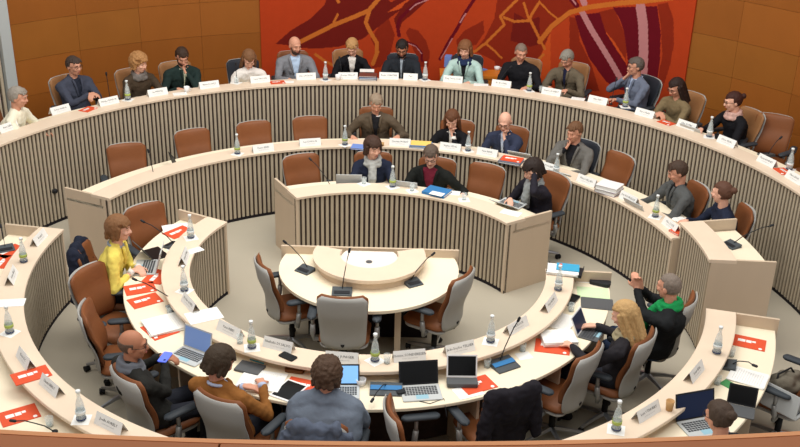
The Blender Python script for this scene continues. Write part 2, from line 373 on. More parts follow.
# ---------------------------------------------------------------- office chairs
def back_surface(w, z0, z1, off, th, inset=0, lean=.10, n=12, mz=14, mi=0, m=None):
    # curved upholstered back: rounded rectangle swept in z with a lumbar curve, origin y at the seat rear
    def prof(t): return -.20-off-lean*t+.035*math.sin(min(1, t*1.6)*PI)*(1-t*.3)
    def width(t):
        k = 1
        e = .13
        if t > 1-e: k = math.sqrt(max(0, 1-((t-(1-e))/e)**2))*.22+.78
        if t < e: k = math.sqrt(max(0, 1-((e-t)/e)**2))*.25+.75
        return (w*(.90+.12*t)/2-inset)*k
    F = []; B = []
    for i in range(mz+1):
        t = i/mz; z = z0+(z1-z0)*t; hw = width(t); rf = []; rb = []
        for j in range(n+1):
            u = -1+2*j/n; x = u*hw; y = prof(t)+.045*u*u
            edge = max(abs(u), abs(2*t-1)); th_ = th*(1-max(0, (edge-.75)/.25)**2*.75)
            rf.append((x, y+th_/2, z)); rb.append((x, y-th_/2, z))
        F.append(rf); B.append(rb)
    b = len(m.v); N = n+1; T = (mz+1)*N
    for r_ in F: m.v += r_
    for r_ in B: m.v += r_
    for i in range(mz):
        for j in range(n):
            q = b+i*N+j; m.f.append((q, q+1, q+N+1, q+N)); m.m.append(mi)
            q += T; m.f.append((q, q+N, q+N+1, q+1)); m.m.append(mi)
    for i in range(mz):
        for j in (0, n):
            q = b+i*N+j; m.f.append((q, q+N, q+N+T, q+T)); m.m.append(mi)
    for j in range(n):
        for i in (0, mz):
            q = b+i*N+j; m.f.append((q, q+1, q+1+T, q+T)); m.m.append(mi)
def make_chair(leather, label):
    t = thing('office_chair', (0, 0, 0), 0, label, 'chair')
    m = MB(); m.rbox(-.235, .235, -.20, .26, .42, .49, .09, e=.03); m.obj('seat', leather, t, True)
    m = MB(); m.rbox(-.225, .225, -.19, .24, .395, .425, .08); m.obj('seat_pan', M_shell, t, True)
    m = MB(); back_surface(.465, .50, 1.004, 0, .05, .0, m=m); m.obj('backrest', leather, t, True)
    m = MB(); back_surface(.458, .42, 1.0, .036, .026, 0, m=m); m.obj('back_shell', M_shell, t, True)
    for s in (-1, 1):
        m = MB(); m.tube([(s*.22, -.03, .40), (s*.285, -.03, .40), (s*.30, -.03, .46), (s*.30, -.02, .55)], [.02, .022, .026, .024]); 
        m.tube([(s*.30, -.02, .53), (s*.30, -.02, .657)], .017); ar = m.obj('arm_post', M_post, t, True)
        m = MB(); m.rbox(s*.30-.042, s*.30+.042, -.14, .17, .655, .690, .042, e=.012); m.obj('armrest_pad', M_pad, ar, True)
    m = MB(); m.box(-.09, .09, -.12, .10, .35, .395); m.tube([(0, -.1, .38), (0, -.2, .40), (0, -.235, .48)], .022); m.obj('tilt_mechanism', M_caster, t)
    m = MB(); m.lathe([(.028, .10), (.028, .25), (.018, .25), (.018, .36)], 12); m.obj('gas_column', M_caster, t, True)
    m = MB()
    for k in range(5):
        a = R(90+72*k); m.tube([(0, 0, .11), (.15*math.cos(a), .15*math.sin(a), .095), (.29*math.cos(a), .29*math.sin(a), .07)], [.026, .02, .014], 6)
    sb = m.obj('star_base', M_chrome, t)
    for k in range(5):
        a = R(90+72*k); m = MB(); M = Matrix.Translation((.29*math.cos(a), .29*math.sin(a), 0)) @ Matrix.Rotation(a+.6, 4, 'Z') @ Matrix.Translation((0, 0, .03)) @ Matrix.Rotation(PI/2, 4, 'Y')
        m.lathe([(.012, -.026), (.029, -.024), (.029, -.006), (.018, -.004), (.018, .004), (.029, .006), (.029, .024), (.012, .026)], 10, M=M); m.obj('caster', M_caster, sb)
    return t
chair_proto = {}
def chair(x, y, z, head, label, kind='cognac'):
    rz = R(head-90)
    if kind not in chair_proto:
        c = make_chair({'cognac': M_leather, 'tan': M_tan, 'black': M_black}[kind], label); c.location = (x, y, z); c.rotation_euler = (0, 0, rz); chair_proto[kind] = c
        return c
    return dup(chair_proto[kind], (x, y, z), rz, label)
def to_centre(x, y): return math.degrees(math.atan2(-y, -x))
def chair_bt(x, y, label, off=0, kind='cognac', z=0, head=None):
    # placed by the top centre of its backrest
    h = to_centre(x, y)+off if head is None else head
    return chair(x+.31*math.cos(R(h)), y+.31*math.sin(R(h)), z, h, label, kind)
# empty chairs
chair_bt(-3.076, 2.710, 'empty brown leather chair nearest the left end of the middle desk', -28)
chair_bt(-2.398, 3.277, 'empty brown leather chair second from the left end of the middle desk', -6)
chair_bt(-1.665, 3.650, 'empty brown leather chair behind the bottle with green label on the middle desk')
chair_bt(-0.948, 3.914, 'empty brown leather chair beside the man in quilted jacket')
chair_bt(3.027, 2.803, 'empty brown leather chair behind the thick white file stack', -10)
chair_bt(-0.937, 2.497, 'empty brown leather chair at the left end of the centre desk', 6)
chair_bt(1.341, 2.339, 'empty brown leather chair between burgundy top woman and grey scarf person')
chair_bt(4.994, 3.341, 'empty brown leather chair by the wood wall at the far right', z=FB, head=242)
chair_bt(5.450, 2.775, 'office chair cut by the right edge with only its dark armrest showing', 10, z=FB)
chair_bt(-2.442, 0.896, 'empty brown leather chair at the left tip of the inner ring', head=-48)
chair_bt(-2.626, -0.594, 'empty brown leather chair with its front to the camera left of the inner ring', head=-24)
chair_bt(-2.417, -1.332, 'empty chair seen from the side behind the balding man', head=12)
chair_bt(0.244, -2.681, 'small looking empty chair turned sideways below the open black laptop', head=12)
c_jack = chair_bt(1.203, -2.427, 'chair at the inner ring carrying a black jacket')
chair_bt(1.900, -1.819, 'empty chair with big grey back shell at lower right of the inner ring', 6)
chair(-.74, -.25, 0, 24, 'empty grey backed chair at the left of the pit table')
chair(-.19, -.72, 0, 88, 'empty chair with its grey back to the camera at the pit table')
chair(.66, -.36, 0, 150, 'empty grey backed chair at the right of the pit table')
chair(3.62, -1.60, 0, 140, 'office chair by the right outer desk with a bag on its seat')

# ---------------------------------------------------------------- people
SCR = bpy.data.scenes.new('scratch')
def evalmesh(o):
    SCR.collection.objects.link(o)
    with bpy.context.temp_override(scene=SCR, view_layer=SCR.view_layers[0]): dg = bpy.context.evaluated_depsgraph_get(); dg.update()
    me = bpy.data.meshes.new_from_object(o.evaluated_get(dg)); bpy.data.objects.remove(o); return me
def remesh(mb, name, mats, voxel, smooth=3, disp=None):
    me = mb.mesh(name, mats[0]); o = bpy.data.objects.new(name+'_t', me)
    r = o.modifiers.new('r', 'REMESH'); r.mode = 'VOXEL'; r.voxel_size = voxel
    s = o.modifiers.new('s', 'SMOOTH'); s.factor = .5; s.iterations = smooth
    n = evalmesh(o); bpy.data.meshes.remove(me)
    n.name = name; n.materials.clear()
    for m in mats: n.materials.append(m)
    if disp:
        nn = [Vector(q.vector) for q in n.vertex_normals]; cc = [Vector(v.co) for v in n.vertices]; out = []
        for a_, b_ in zip(cc, nn): out.extend(disp(a_, b_))
        n.vertices.foreach_set('co', out)
    n.polygons.foreach_set('use_smooth', [True]*len(n.polygons)); n.update()
    return n
def split_faces(me, pred, name, m):
    # lift the faces for which pred(centre) holds into a mesh of their own
    bm = bmesh.new(); bm.from_mesh(me); bm2 = bm.copy()
    d1 = [f for f in bm.faces if pred(f.calc_center_median())]
    d2 = [f for f in bm2.faces if not pred(f.calc_center_median())]
    if not d1: bm.free(); bm2.free(); return None
    bmesh.ops.delete(bm, geom=d1, context='FACES'); bmesh.ops.delete(bm2, geom=d2, context='FACES')
    n = bpy.data.meshes.new(name); bm.to_mesh(me); bm2.to_mesh(n); bm.free(); bm2.free()
    n.materials.append(m); n.polygons.foreach_set('use_smooth', [True]*len(n.polygons)); return n
def ik(S, T, a, b, pole):
    S = Vector(S); T = Vector(T); d = T-S; L = d.length; L2 = min(L, (a+b)*.985); d.normalize(); T2 = S+d*L2
    x = (a*a-b*b+L2*L2)/(2*L2); h = math.sqrt(max(0, a*a-x*x)); p = Vector(pole); p = (p-d*p.dot(d)).normalized()
    return S+d*x+p*h, T2
def hand(mb, W, d, n, side, curl=.5, sc=1.0):
    # palm, four unequal bent fingers and a thumb; d = pointing direction, n = palm normal
    d = Vector(d).normalized(); n = Vector(n); n = (n-d*n.dot(d)).normalized(); s = d.cross(n)*side
    W = Vector(W)
    for k in (-1.2, -.4, .4, 1.2): mb.cap(W+s*.012*k, .017*sc, W+d*.085*sc+s*.021*k*sc, .0125*sc, 8)
    for k, L in ((1.5, .072), (.5, .08), (-.5, .074), (-1.5, .058)):
        b = W+d*.088*sc+s*.0185*k*sc; L *= sc
        d1 = (d*math.cos(curl)+n*math.sin(curl)); d2 = (d*math.cos(curl*2.1)+n*math.sin(curl*2.1)); d3 = (d*math.cos(curl*3)+n*math.sin(curl*3))
        p1 = b+d1*L*.45; p2 = p1+d2*L*.32; p3 = p2+d3*L*.23
        mb.cap(b-d*.01, .0105, p1, .0095, 7); mb.cap(p1, .0095, p2, .009, 7); mb.cap(p2, .009, p3, .0075, 7)
    b = W+d*.02+s*.026*sc; t1 = (d*.6+s*.75+n*.3).normalized(); p1 = b+t1*.042*sc; t2 = (d*.9+s*.25+n*.45).normalized(); p2 = p1+t2*.032*sc
    mb.cap(b, .0135, p1, .0115, 7); mb.cap(p1, .0115, p2, .009, 7)
def person(hx, hy, fz, zh, label, hair='short', hc=(60, 42, 30), sk=(206, 150, 122), top=None, inner=None, vneck=0, off=0, lean=.12, yaw=0, pitch=-12, roll=0,
           rh=(.13, .42, .78), lh=(-.13, .42, .78), glasses=False, beard=None, scarf=None, scarf_long=False, trousers=(38, 40, 48), shoes=True, head=None, build=1.0, curl=.5, colc=None, bt=None, bth=None,
           chair_kind=None, chair_label=None, sleeve=1.0, shawl=None, side=0.0, rhd=None, lhd=None, cuffs=None, chair_off=0, cf=-.02):
    h = (to_centre(hx, hy)+off) if head is None else head
    rz = R(h-90); f = Vector((math.cos(R(h)), math.sin(R(h)), 0)); rt = Vector((f.y, -f.x, 0))
    if bt:
        bf = Vector((math.cos(R(bth)), math.sin(R(bth)), 0)); o_ = Vector((bt[0], bt[1], 0))+bf*.31-bf*.05; dd_ = Vector((hx, hy, 0))-o_
        lean = max(-.13, min(.3, dd_.dot(f))); side = max(-.10, min(.10, dd_.dot(rt)))
    px = Vector((hx, hy, 0))-f*lean-rt*side
    root = thing('person', (px.x, px.y, fz), rz, label, 'person')
    if bt: chair_bt(bt[0], bt[1], chair_label, head=bth)
    elif chair_label: chair(px.x+f.x*(.04+cf), px.y+f.y*(.04+cf), fz, h+chair_off, chair_label, chair_kind or 'cognac')
    H = Vector((side, lean, zh)); P = Vector((0, 0, .56)); 
    HR = Matrix.Rotation(R(yaw), 3, 'Z') @ Matrix.Rotation(R(pitch), 3, 'X') @ Matrix.Rotation(R(roll), 3, 'Y')
    N = H+Vector((0, -.03, -.135))+(HR @ Vector((0, 0, -.0)))
    HR = HR*1.06
    spine = []
    T0 = N-Vector((0, .01, .04))
    for i in range(8):
        t = i/7; p = P.lerp(T0, t); p += Vector((0, -.035*math.sin(t*PI)-.0, 0)); spine.append(p)
    wd = [.165, .165, .150, .155, .170, .178, .165, .085]; dp = [.125, .120, .108, .112, .122, .118, .090, .065]
    b = build
    def torso(m, g):
        rings = []
        for i, p in enumerate(spine):
            q = p.copy()
            if i == 0: q.z -= .07
            rings.append([q+Vector(((wd[i]*b+g)*math.copysign(abs(math.cos(2*PI*j/20))**.85, math.cos(2*PI*j/20)), (dp[i]*b+g)*math.sin(2*PI*j/20), 0)) for j in range(20)])
        m.quadstrip(rings)
        for s in (-1, 1):
            sh = T0+Vector((s*.160*b, 0, -.068)); m.cap(T0+Vector((s*.035, -.01, -.005)), .048+g, sh, .060+g)
        m.ell(spine[0]+Vector((0, .0, -.02)), (.175*b+g, .14+g, .10+g))
    S = {s: T0+Vector((s*.178*b, .0, -.078)) for s in (-1, 1)}
    tg = {1: rh, -1: lh}; E = {}; W = {}
    for s in (-1, 1):
        tt = tg[s]
        if tt == 'chin': tt = H+HR @ Vector((s*.035, .15, -.165)); pole = (s*.9, .5, -1)
        elif tt == 'brow': tt = H+HR @ Vector((s*.10, .03, -.0)); pole = (s*1, .6, -.9)
        else:
            if len(tt) == 4: q = Vector((tt[1], tt[2], 0))-px; tt = (q.dot(rt), q.dot(f), tt[3]-fz)
            tt = Vector(tt); pole = (s*.8, -.35, -.8)
        E[s], W[s] = ik(S[s], tt, .285, .255, pole)
    hip = {s: P+Vector((s*.095, .02, -.03)) for s in (-1, 1)}
    knee = {s: Vector((s*.13, .40, .50)) for s in (-1, 1)}; ank = {s: Vector((s*.13, .36, .09)) for s in (-1, 1)}
    m = MB(); torso(m, -.012)
    m.cap(T0+Vector((0, 0, -.04)), .058, H+HR @ Vector((0, -.02, -.07)), .052, 14)
    for s in (-1, 1):
        m.cap(S[s], .045, E[s], .036); m.cap(E[s], .036, W[s], .024)
        d = (W[s]-E[s]).normalized()
        t_ = tg[s]
        if t_ in ('chin', 'brow'): dd = (H+HR @ Vector((0, .05 if t_ == 'chin' else -.02, -.07 if t_ == 'chin' else .08))-W[s]).normalized(); nn = H-W[s]; cu = .75 if t_ == 'chin' else .35
        else:
            dd = Vector((d.x*.6-s*.25, max(d.y, .35), min(d.z, 0)*.2-.1)); nn = Vector((0, .0, -1)); cu = curl
        ov = (rhd if s == 1 else lhd)
        if ov: dd, nn, cu = ov
        hand(m, W[s]+d*.01, dd, nn, -s, cu)
        m.cap(hip[s], .075, knee[s], .052); m.cap(knee[s], .052, ank[s], .034); m.cap(ank[s]-Vector((0, .02, .04)), .035, ank[s]+Vector((0, .13, -.05)), .028)
    # head
    def hp(p): return H+HR @ Vector(p)
    def he(c, r, n=16): m.ell(hp(c), r, n, 12, M=HR)
    he((0, -.012, .025), (.076, .094, .092)); he((0, .022, -.035), (.060, .066, .075)); he((0, .045, -.082), (.036, .034, .026))
    he((0, .070, .018), (.050, .022, .030)); he((0, .083, .030), (.045, .012, .012)); m.cap(hp((0, .088, .015)), .009, hp((0, .106, -.022)), .0135, 8)
    he((-.013, .094, -.026), (.009, .011, .008)); he((.013, .094, -.026), (.009, .011, .008)); he((0, .083, -.052), (.024, .014, .010))
    for s in (-1, 1):
        he((s*.078, -.008, -.008), (.009, .019, .031)); he((s*.038, .066, -.02), (.024, .022, .022))
    link('body', remesh(m, 'body', [skin(sk)], .0085, 2), root)
    hm = hairm(hc)
    for s in (-1, 1): m = MB(); m.ell(hp((s*.031, .081, .012)), (.009, .006, .0045), 8, 6, M=HR); m.obj('eye', mat('eye_dark', (48, 34, 30), .3), root, True)
    for s in (-1, 1): m = MB(); m.tube([hp((s*.014, .093, .030)), hp((s*.032, .092, .035)), hp((s*.050, .078, .030))], [.003, .0035, .002], 6); m.obj('eyebrow', hm, root, True)
    m = MB(); m.ell(hp((0, .0945, -.053)), (.020, .006, .0055), 10, 6, M=HR); m.obj('lips', mat('lips', (170, 96, 88), .5), root, True)
    # hair
    if hair != 'none':
        m = MB()
        g = {'short': .010, 'cropped': .003, 'bald': .003, 'bob': .020, 'fluffy': .036, 'long': .014, 'bun': .009, 'pony': .010, 'mop': .026}[hair]
        n, k = 28, 20; rings = []
        lowline = {'short': -.055, 'cropped': -.05, 'bald': -.05, 'bob': -.09, 'fluffy': -.085, 'long': -.10, 'bun': -.05, 'pony': -.06, 'mop': -.075}[hair]
        for i in range(k+1):
            t = min(max(PI*i/k, .03), PI-.03); rg = []
            for j in range(n):
                a = 2*PI*j/n; ux, uy, uz = math.sin(t)*math.cos(a), math.sin(t)*math.sin(a), -math.cos(t)
                p = Vector(((.078+g)*ux, (.096+g)*uy-.012, (.094+g)*uz+.025)); inside = False
                front = .030 if hair in ('bob', 'fluffy', 'mop', 'long') else .018
                hl = .052 if hair not in ('bob', 'mop') else .040
                if p.y > front+max(0, -(p.z-hl))*-.15 and p.z < hl+.02*abs(p.x)/.08: inside = True
                if p.z < lowline: inside = True
                if hair in ('short', 'cropped', 'bald', 'bun', 'pony') and p.y > -.0 and p.z < -.01: inside = True
                if hair == 'bald' and p.z > .042: inside = True
                if inside: p = Vector((p.x*.72, (p.y+.012)*.72-.012, (p.z-.025)*.72+.025))
                rg.append(hp(p))
            rings.append(rg)
        m.quadstrip(rings)
        if hair in ('bob', 'fluffy', 'long', 'mop'):
            L = {'bob': -.10, 'fluffy': -.065, 'long': -.24, 'mop': -.07}[hair]
            for s in (-1, 1):
                for yy in (.02, -.02, -.055):
                    xx = .082-.0*abs(yy); m.cap(hp((s*(xx if yy > -.05 else .055), yy, .03)), .022, hp((s*(xx+.006 if yy > -.05 else .05), yy-.012, L*(1 if yy < 0 else .85))), .02 if hair != 'long' else .024, 8)
            for xx in (-.04, 0, .04): m.cap(hp((xx, -.095, .02)), .026, hp((xx*1.1, -.10, L)), .024, 8)
        if hair == 'bun': m.ell(hp((0, -.125, .045)), (.036, .034, .034), 12, 8, M=HR)
        if hair == 'pony': m.cap(hp((0, -.11, .05)), .024, hp((0, -.135, -.05)), .022, 8); m.cap(hp((0, -.135, -.05)), .022, hp((0, -.12, -.17)), .012, 8)
        if hair in ('short', 'mop', 'bob', 'fluffy'):   # fringe swept over the forehead
            for xx in (-.05, -.02, .012, .045): m.cap(hp((xx*.8, .045, .095)), .018, hp((xx*1.15, .082 if hair != 'short' else .074, .062 if hair == 'short' else .052)), .012, 8)
        sd = rnd.random()*50; amp = .006 if hair == 'fluffy' else .0025
        link('hair', remesh(m, 'hair', [hm], .006, 2, lambda co, no: co+no*amp*noise.noise(co*38+Vector((sd, 0, 0)))*1.6), root)
    if beard:
        m = MB(); m.ell(hp((0, .034, -.072)), (.056, .062, .050), 16, 12, M=HR)
        for s in (-1, 1): m.cap(hp((s*.062, .015, -.02)), .013, hp((s*.045, .05, -.07)), .02, 8)
        me = remesh(m, 'beard', [hairm(beard)], .007, 2); link('beard', me, root)
    if glasses:
        m = MB()
        for s in (-1, 1):
            m.tube([hp((s*.033+.021*math.cos(2*PI*k/12), .098-.004*abs(math.cos(2*PI*k/12)), .010+.016*math.sin(2*PI*k/12))) for k in range(13)], .0022, 5)
            m.tube([hp((s*.054, .094, .014)), hp((s*.076, .07, .014)), hp((s*.082, -.005, .010))], .0022, 5)
        m.tube([hp((-.012, .099, .014)), hp((.012, .099, .014))], .0022, 5)
        m.obj('glasses', mat('glasses_frame', (40, 36, 38), .3), root, True)
    # clothes
    m = MB(); g = .010; torso(m, g)
    for s in (-1, 1):
        We = W[s] if sleeve == 1 else E[s].lerp(W[s], sleeve)
        m.cap(S[s]+Vector((0, 0, .0)), .058*b+.004, E[s], .05); m.cap(E[s], .05, E[s].lerp(We, .93), .037)
    m.cap(T0+Vector((0, -.012, -.05)), .085, T0+Vector((0, -.012, .005)), .068, 14)
    sd = rnd.random()*90
    def fold(co, no): return co+no*(.011*noise.noise(co*11+Vector((sd, 0, 0)))+.006*noise.noise(co*26+Vector((0, sd, 0))))
    me = remesh(m, 'jacket', [top], .013, 3, fold)
    ax = (T0-P)
    if vneck:
        def pred(c):
            t = (c-P).dot(ax)/ax.dot(ax); q = P+ax*t
            return t > .30 and c.y > q.y+.03 and abs(c.x-q.x) < vneck*max(0, min(1, (t-.28)/.7)) and (t > .8 or c.z > .6)
        sh = split_faces(me, pred, 'shirt', inner or M_white)
        if sh: link('shirt', sh, root)
    link('jacket' if vneck else 'top', me, root)
    if vneck:   # lapels / collar following the opening
        m = MB()
        for s in (-1, 1):
            for w0, col in ((.9, 0),):
                pts = []
                for t in (1.02, .9, .75, .6, .45):
                    q = P+ax*t; i = min(7, max(0, t*7)); i0 = int(i); dpp = dp[i0]*b+.012+.035*math.sin(min(1, t)*PI)*0; 
                    y = q.y+(dpp if t < .95 else .075)-.035*math.sin(min(1, t)*PI)
                    pts.append(Vector((q.x+s*(vneck*max(0, min(1, (t-.28)/.7))+.012), y, q.z)))
                m.tube(pts, [.016, .018, .016, .012, .008], 8)
        m.obj('lapels', top, root, True)
        m = MB(); m.tube([T0+Vector((.072*math.cos(a), .068*math.sin(a)-.005, .012-.02*math.sin(a))) for a in [R(-60+x*30) for x in range(-3, 8)]], .014, 8)
        m.obj('collar', colc or inner or M_white, root, True)
    if cuffs:
        for s in (-1, 1):
            m = MB(); d = (W[s]-E[s]).normalized(); m.tube([W[s]-d*.03, W[s]+d*.012], .034, 12); m.obj('cuff', cuffs, root, True)
    m = MB()
    for s in (-1, 1): m.cap(hip[s]+Vector((0, -.03, 0)), .098, knee[s], .068); m.cap(knee[s], .068, ank[s]+Vector((0, 0, .0)), .052)
    m.ell(P+Vector((0, -.01, -.03)), (.175*b, .135, .09)); link('trousers', remesh(m, 'trousers', [cloth('tr%d' % trousers[0], trousers)], .015, 3), root)
    for s in (-1, 1): m = MB(); m.cap(ank[s]+Vector((0, -.03, -.045)), .042, ank[s]+Vector((0, .15, -.055)), .034); link('shoe', remesh(m, 'shoe', [M_caster], .014, 2), root)
    if scarf:
        m = MB(); K = 14
        for lv, (rr_, zz, th) in enumerate(((.088, -.010, .034), (.078, .030, .030))):
            m.tube([T0+Vector((rr_*math.cos(2*PI*k/K), rr_*.95*math.sin(2*PI*k/K)+.005, zz-.022*math.sin(2*PI*k/K)+.008*math.sin(5*k+lv))) for k in range(K+1)], th, 10)
        if scarf_long:
            fr = T0+Vector((0, .09, -.02)); m.cap(fr, .05, P+ax*.62+Vector((.0, .155, 0)), .052); m.cap(P+ax*.62+Vector((0, .15, 0)), .05, P+ax*.34+Vector((.02, .15, 0)), .042)
        link('scarf', remesh(m, 'scarf', [scarf], .010, 2, lambda co, no: co+no*.008*noise.noise(co*30)), root)
    if shawl:
        m = MB(); rings = []
        for i, (t, ww, dd_, yo) in enumerate(((.12, .27, .19, -.02), (.3, .295, .20, -.02), (.5, .30, .20, -.01), (.7, .29, .18, -.01), (.85, .275, .165, -.01), (.96, .21, .13, 0), (1.03, .09, .085, 0))):
            q = P+ax*t+Vector((0, yo, 0)); rings.append([q+Vector((ww*math.cos(2*PI*j/24), dd_*math.sin(2*PI*j/24), .05*math.sin(2*PI*j/24+1.0)*(1-t))) for j in range(24)])
        m.quadstrip(rings)
        for s in (-1, 1): m.cap(T0+Vector((s*.04, -.01, -.01)), .098, S[s]+Vector((s*.01, -.01, -.01)), .108); m.cap(S[s]+Vector((s*.01, -.01, -.01)), .108, S[s].lerp(E[s], .7), .09)
        m.tube([T0+Vector((.095*math.cos(2*PI*k/14), .09*math.sin(2*PI*k/14), .01)) for k in range(15)], .034, 10)
        link('shawl', remesh(m, 'shawl', [shawl], .013, 3, lambda co, no: co+no*.011*noise.noise(Vector((co.x*14+co.z*8, co.y*12, co.z*9)))), root)
    return root
SK = (208, 152, 126); SKD = (176, 120, 92); SKP = (224, 174, 150)
ZB = 1.17
cl = cloth
# --- back row
person(-4.291, 2.665, FB, ZB, 'person with grey hair in a white jacket at the far left', 'short', (150, 142, 132), SK, cl('cream', (232, 228, 206)), cl('cream', (232, 228, 206)), off=28, yaw=8, lean=.14, chair_kind='cognac', chair_label='office chair under the person in white jacket at far left', build=1.05)
person(-4.019, 3.974, FB, ZB+.02, 'man with glasses and dark blue jacket with hands clasped', 'short', (66, 54, 48), SK, cl('navyjk', (66, 70, 84)), cl('navytee', (38, 42, 54)), .05, glasses=True, off=6, yaw=5, pitch=-6, lean=.02, rh=(.03, .34, .88), lh=(-.03, .34, .88), chair_kind='tan', chair_label='tan chair behind the man in dark blue jacket', build=1.12)
person(-3.246, 4.290, FB, ZB-.01, 'woman with short ginger blond hair, brown cardigan and patterned neck scarf', 'fluffy', (168, 122, 76), SKP, cl('brown', (70, 58, 46)), scarf=cl('patscarf', (110, 104, 100), .9), yaw=25, lean=.08, chair_kind='tan', chair_label='tan chair behind the woman in brown cardigan')
person(-2.744, 4.639, FB, ZB, 'bearded man in dark green sweater with his hand at his chin', 'short', (58, 42, 32), SK, cl('green', (34, 48, 46)), cl('paleshirt', (180, 184, 160)), .02, beard=(66, 46, 36), pitch=-30, yaw=-6, lh='chin', rh=(.16, .34, .79), lean=.12, chair_kind='tan', chair_label='tan chair behind the man in dark green sweater', build=1.1)
person(-1.848, 4.758, FB, ZB-.04, 'woman in white blouse with long brown hair bending over her papers', 'long', (120, 84, 56), SKP, cl('white', (226, 222, 216), .05), pitch=-42, lean=.20, yaw=-4, rh=(.12, .45, .78), lh=(-.10, .42, .78), chair_kind='black', chair_label='dark chair behind the woman in white blouse', build=1.05)
person(-1.277, 5.375, FB, ZB, 'bald bearded man in grey blazer and light blue shirt', 'none', (60, 40, 30), SK, cl('greyjk', (124, 126, 132)), cl('lightblue', (178, 200, 226), .04), .075, beard=(70, 50, 40), pitch=-14, yaw=22, lean=.06, rh=(.14, .42, .78), lh=(-.16, .40, .78), chair_kind='cognac', chair_label='chair hidden behind the man in grey blazer', build=1.15)
person(-0.465, 5.463, FB, ZB-.02, 'woman with short blond hair writing, black blazer over white blouse', 'short', (178, 136, 88), SKP, cl('black', (26, 26, 30)), cl('white', (226, 222, 216), .05), .06, pitch=-38, yaw=-10, lean=.16, lh=(-.16, .42, .79), chair_kind='tan', chair_label='tan chair behind the woman in black blazer', chair_off=12)
person(0.255, 5.371, FB, ZB, 'bearded man with glasses in a dark charcoal jacket', 'short', (34, 28, 26), SKD, cl('charcoal', (38, 42, 48)), cl('greytee', (150, 160, 170)), .025, beard=(30, 24, 22), glasses=True, pitch=-24, lean=.08, chair_kind='black', chair_label='dark chair behind the bearded man in charcoal jacket', build=1.15)
person(1.159, 5.410, FB, ZB, 'woman with brown bob in pale mint cardigan and navy scarf', 'bob', (126, 84, 54), SKP, cl('mint', (176, 204, 198), .05), cl('darktop', (34, 34, 38)), .05, scarf=cl('navyscarf', (38, 50, 82)), lean=.10, pitch=-16, yaw=-4, chair_kind='black', chair_label='chair behind the woman in mint cardigan', build=1.05)
person(1.955, 5.330, FB, ZB, 'balding older man in black sweater looking to the side', 'cropped', (128, 112, 100), SK, cl('blacksw', (30, 30, 34)), yaw=26, pitch=-18, lean=.08, side=.02, rh=(.14, .40, .78), lh=(-.20, .42, .78), chair_kind='tan', chair_label='tan chair behind the older man in black sweater', build=1.15)
person(2.588, 5.133, FB, ZB-.02, 'person with short grey hair in a taupe blazer reading', 'short', (138, 134, 124), SK, cl('taupe', (104, 94, 78)), cl('darkblue', (34, 36, 60)), .03, pitch=-34, yaw=-14, lean=.14, chair_kind='tan', chair_label='tan chair behind the person in taupe blazer', build=1.1)
person(3.462, 4.681, FB, ZB+.02, 'grey haired man in blue grey suit resting his chin on his hand', 'short', (96, 88, 82), SK, cl('bluegrey', (104, 112, 130)), cl('bluetie', (170, 186, 214)), .03, glasses=True, off=-26, yaw=-22, pitch=-6, lean=.05, rh='chin', lh=(-.10, .40, .79), chair_kind='black', chair_label='black chair behind the man in blue grey suit', build=1.1)
person(3.849, 3.936, FB, ZB-.04, 'woman with dark hair in an olive brown top, hands joined', 'long', (46, 32, 28), SK, cl('olive', (124, 108, 80)), off=-6, pitch=-26, yaw=-12, lean=.12, rh=(.03, .36, .82), lh=(-.03, .36, .82), chair_kind='tan', chair_label='tan chair behind the woman in olive top', glasses=True)
person(4.418, 3.334, FB, ZB-.02, 'woman with dark bun and glasses, black jacket, pink and yellow scarf', 'bun', (62, 34, 28), SKP, cl('black', (26, 26, 30)), scarf=cl('pinkscarf', (196, 160, 150), .6), glasses=True, off=-14, yaw=-20, pitch=-12, lean=.10, chair_kind='tan', chair_label='tan chair behind the woman with bun and bright scarf')
# --- middle row
person(-0.065, 3.948, 0, 1.19, 'man in brown quilted jacket leaning on both arms at the middle desk', 'short', (150, 132, 112), SK, cl('quilt', (92, 80, 66)), cl('darktop', (34, 34, 38)), .06, colc=cl('white', (226, 222, 216), .05), pitch=-26, yaw=6, lean=.16, rh=(.30, .34, .78), lh=(-.30, .34, .80), chair_kind='cognac', chair_label='chair behind the man in quilted jacket', build=1.15)
person(0.926, 3.517, 0, 1.14, 'woman with long wavy brown hair, black jacket, hand at her mouth', 'long', (98, 62, 40), SKP, cl('black', (26, 26, 30)), cl('white', (226, 222, 216), .05), .03, pitch=-30, yaw=4, lean=.16, rh=(.16, .40, .78), lh='chin', cuffs=cl('white', (226, 222, 216), .05), chair_kind='cognac', chair_label='brown chair behind the woman with long wavy hair')
person(1.593, 3.398, 0, 1.17, 'bald man with glasses in navy blazer covering his mouth with his hand', 'none', (60, 40, 30), SKP, cl('navyblz', (50, 56, 76)), cl('paleblue', (196, 206, 224), .04), .035, glasses=True, pitch=-26, yaw=8, lean=.10, rh=(.10, .36, .78), lh='chin', chair_kind='cognac', chair_label='brown chair behind the bald man in navy blazer', build=1.05)
person(2.428, 3.030, 0, 1.19, 'man in grey blazer over black sweater with his fist at his mouth', 'short', (108, 76, 52), SK, cl('greyblz', (104, 102, 98)), cl('blacksw', (30, 30, 34)), .085, pitch=-16, yaw=-10, lean=.03, rh='chin', lh=(-.12, .40, .79), chair_kind='black', chair_label='dark chair behind the man in grey blazer and black sweater', build=1.15)
person(3.403, 1.765, 0, 1.19, 'man in dark grey suit at the right of the middle desk', 'short', (70, 54, 44), SK, cl('dgrey', (84, 86, 86)), cl('blacksw', (30, 30, 34)), .03, pitch=-24, yaw=-18, off=-14, lean=.06, chair_kind='cognac', chair_label='brown chair behind the man in dark grey suit', build=1.1)
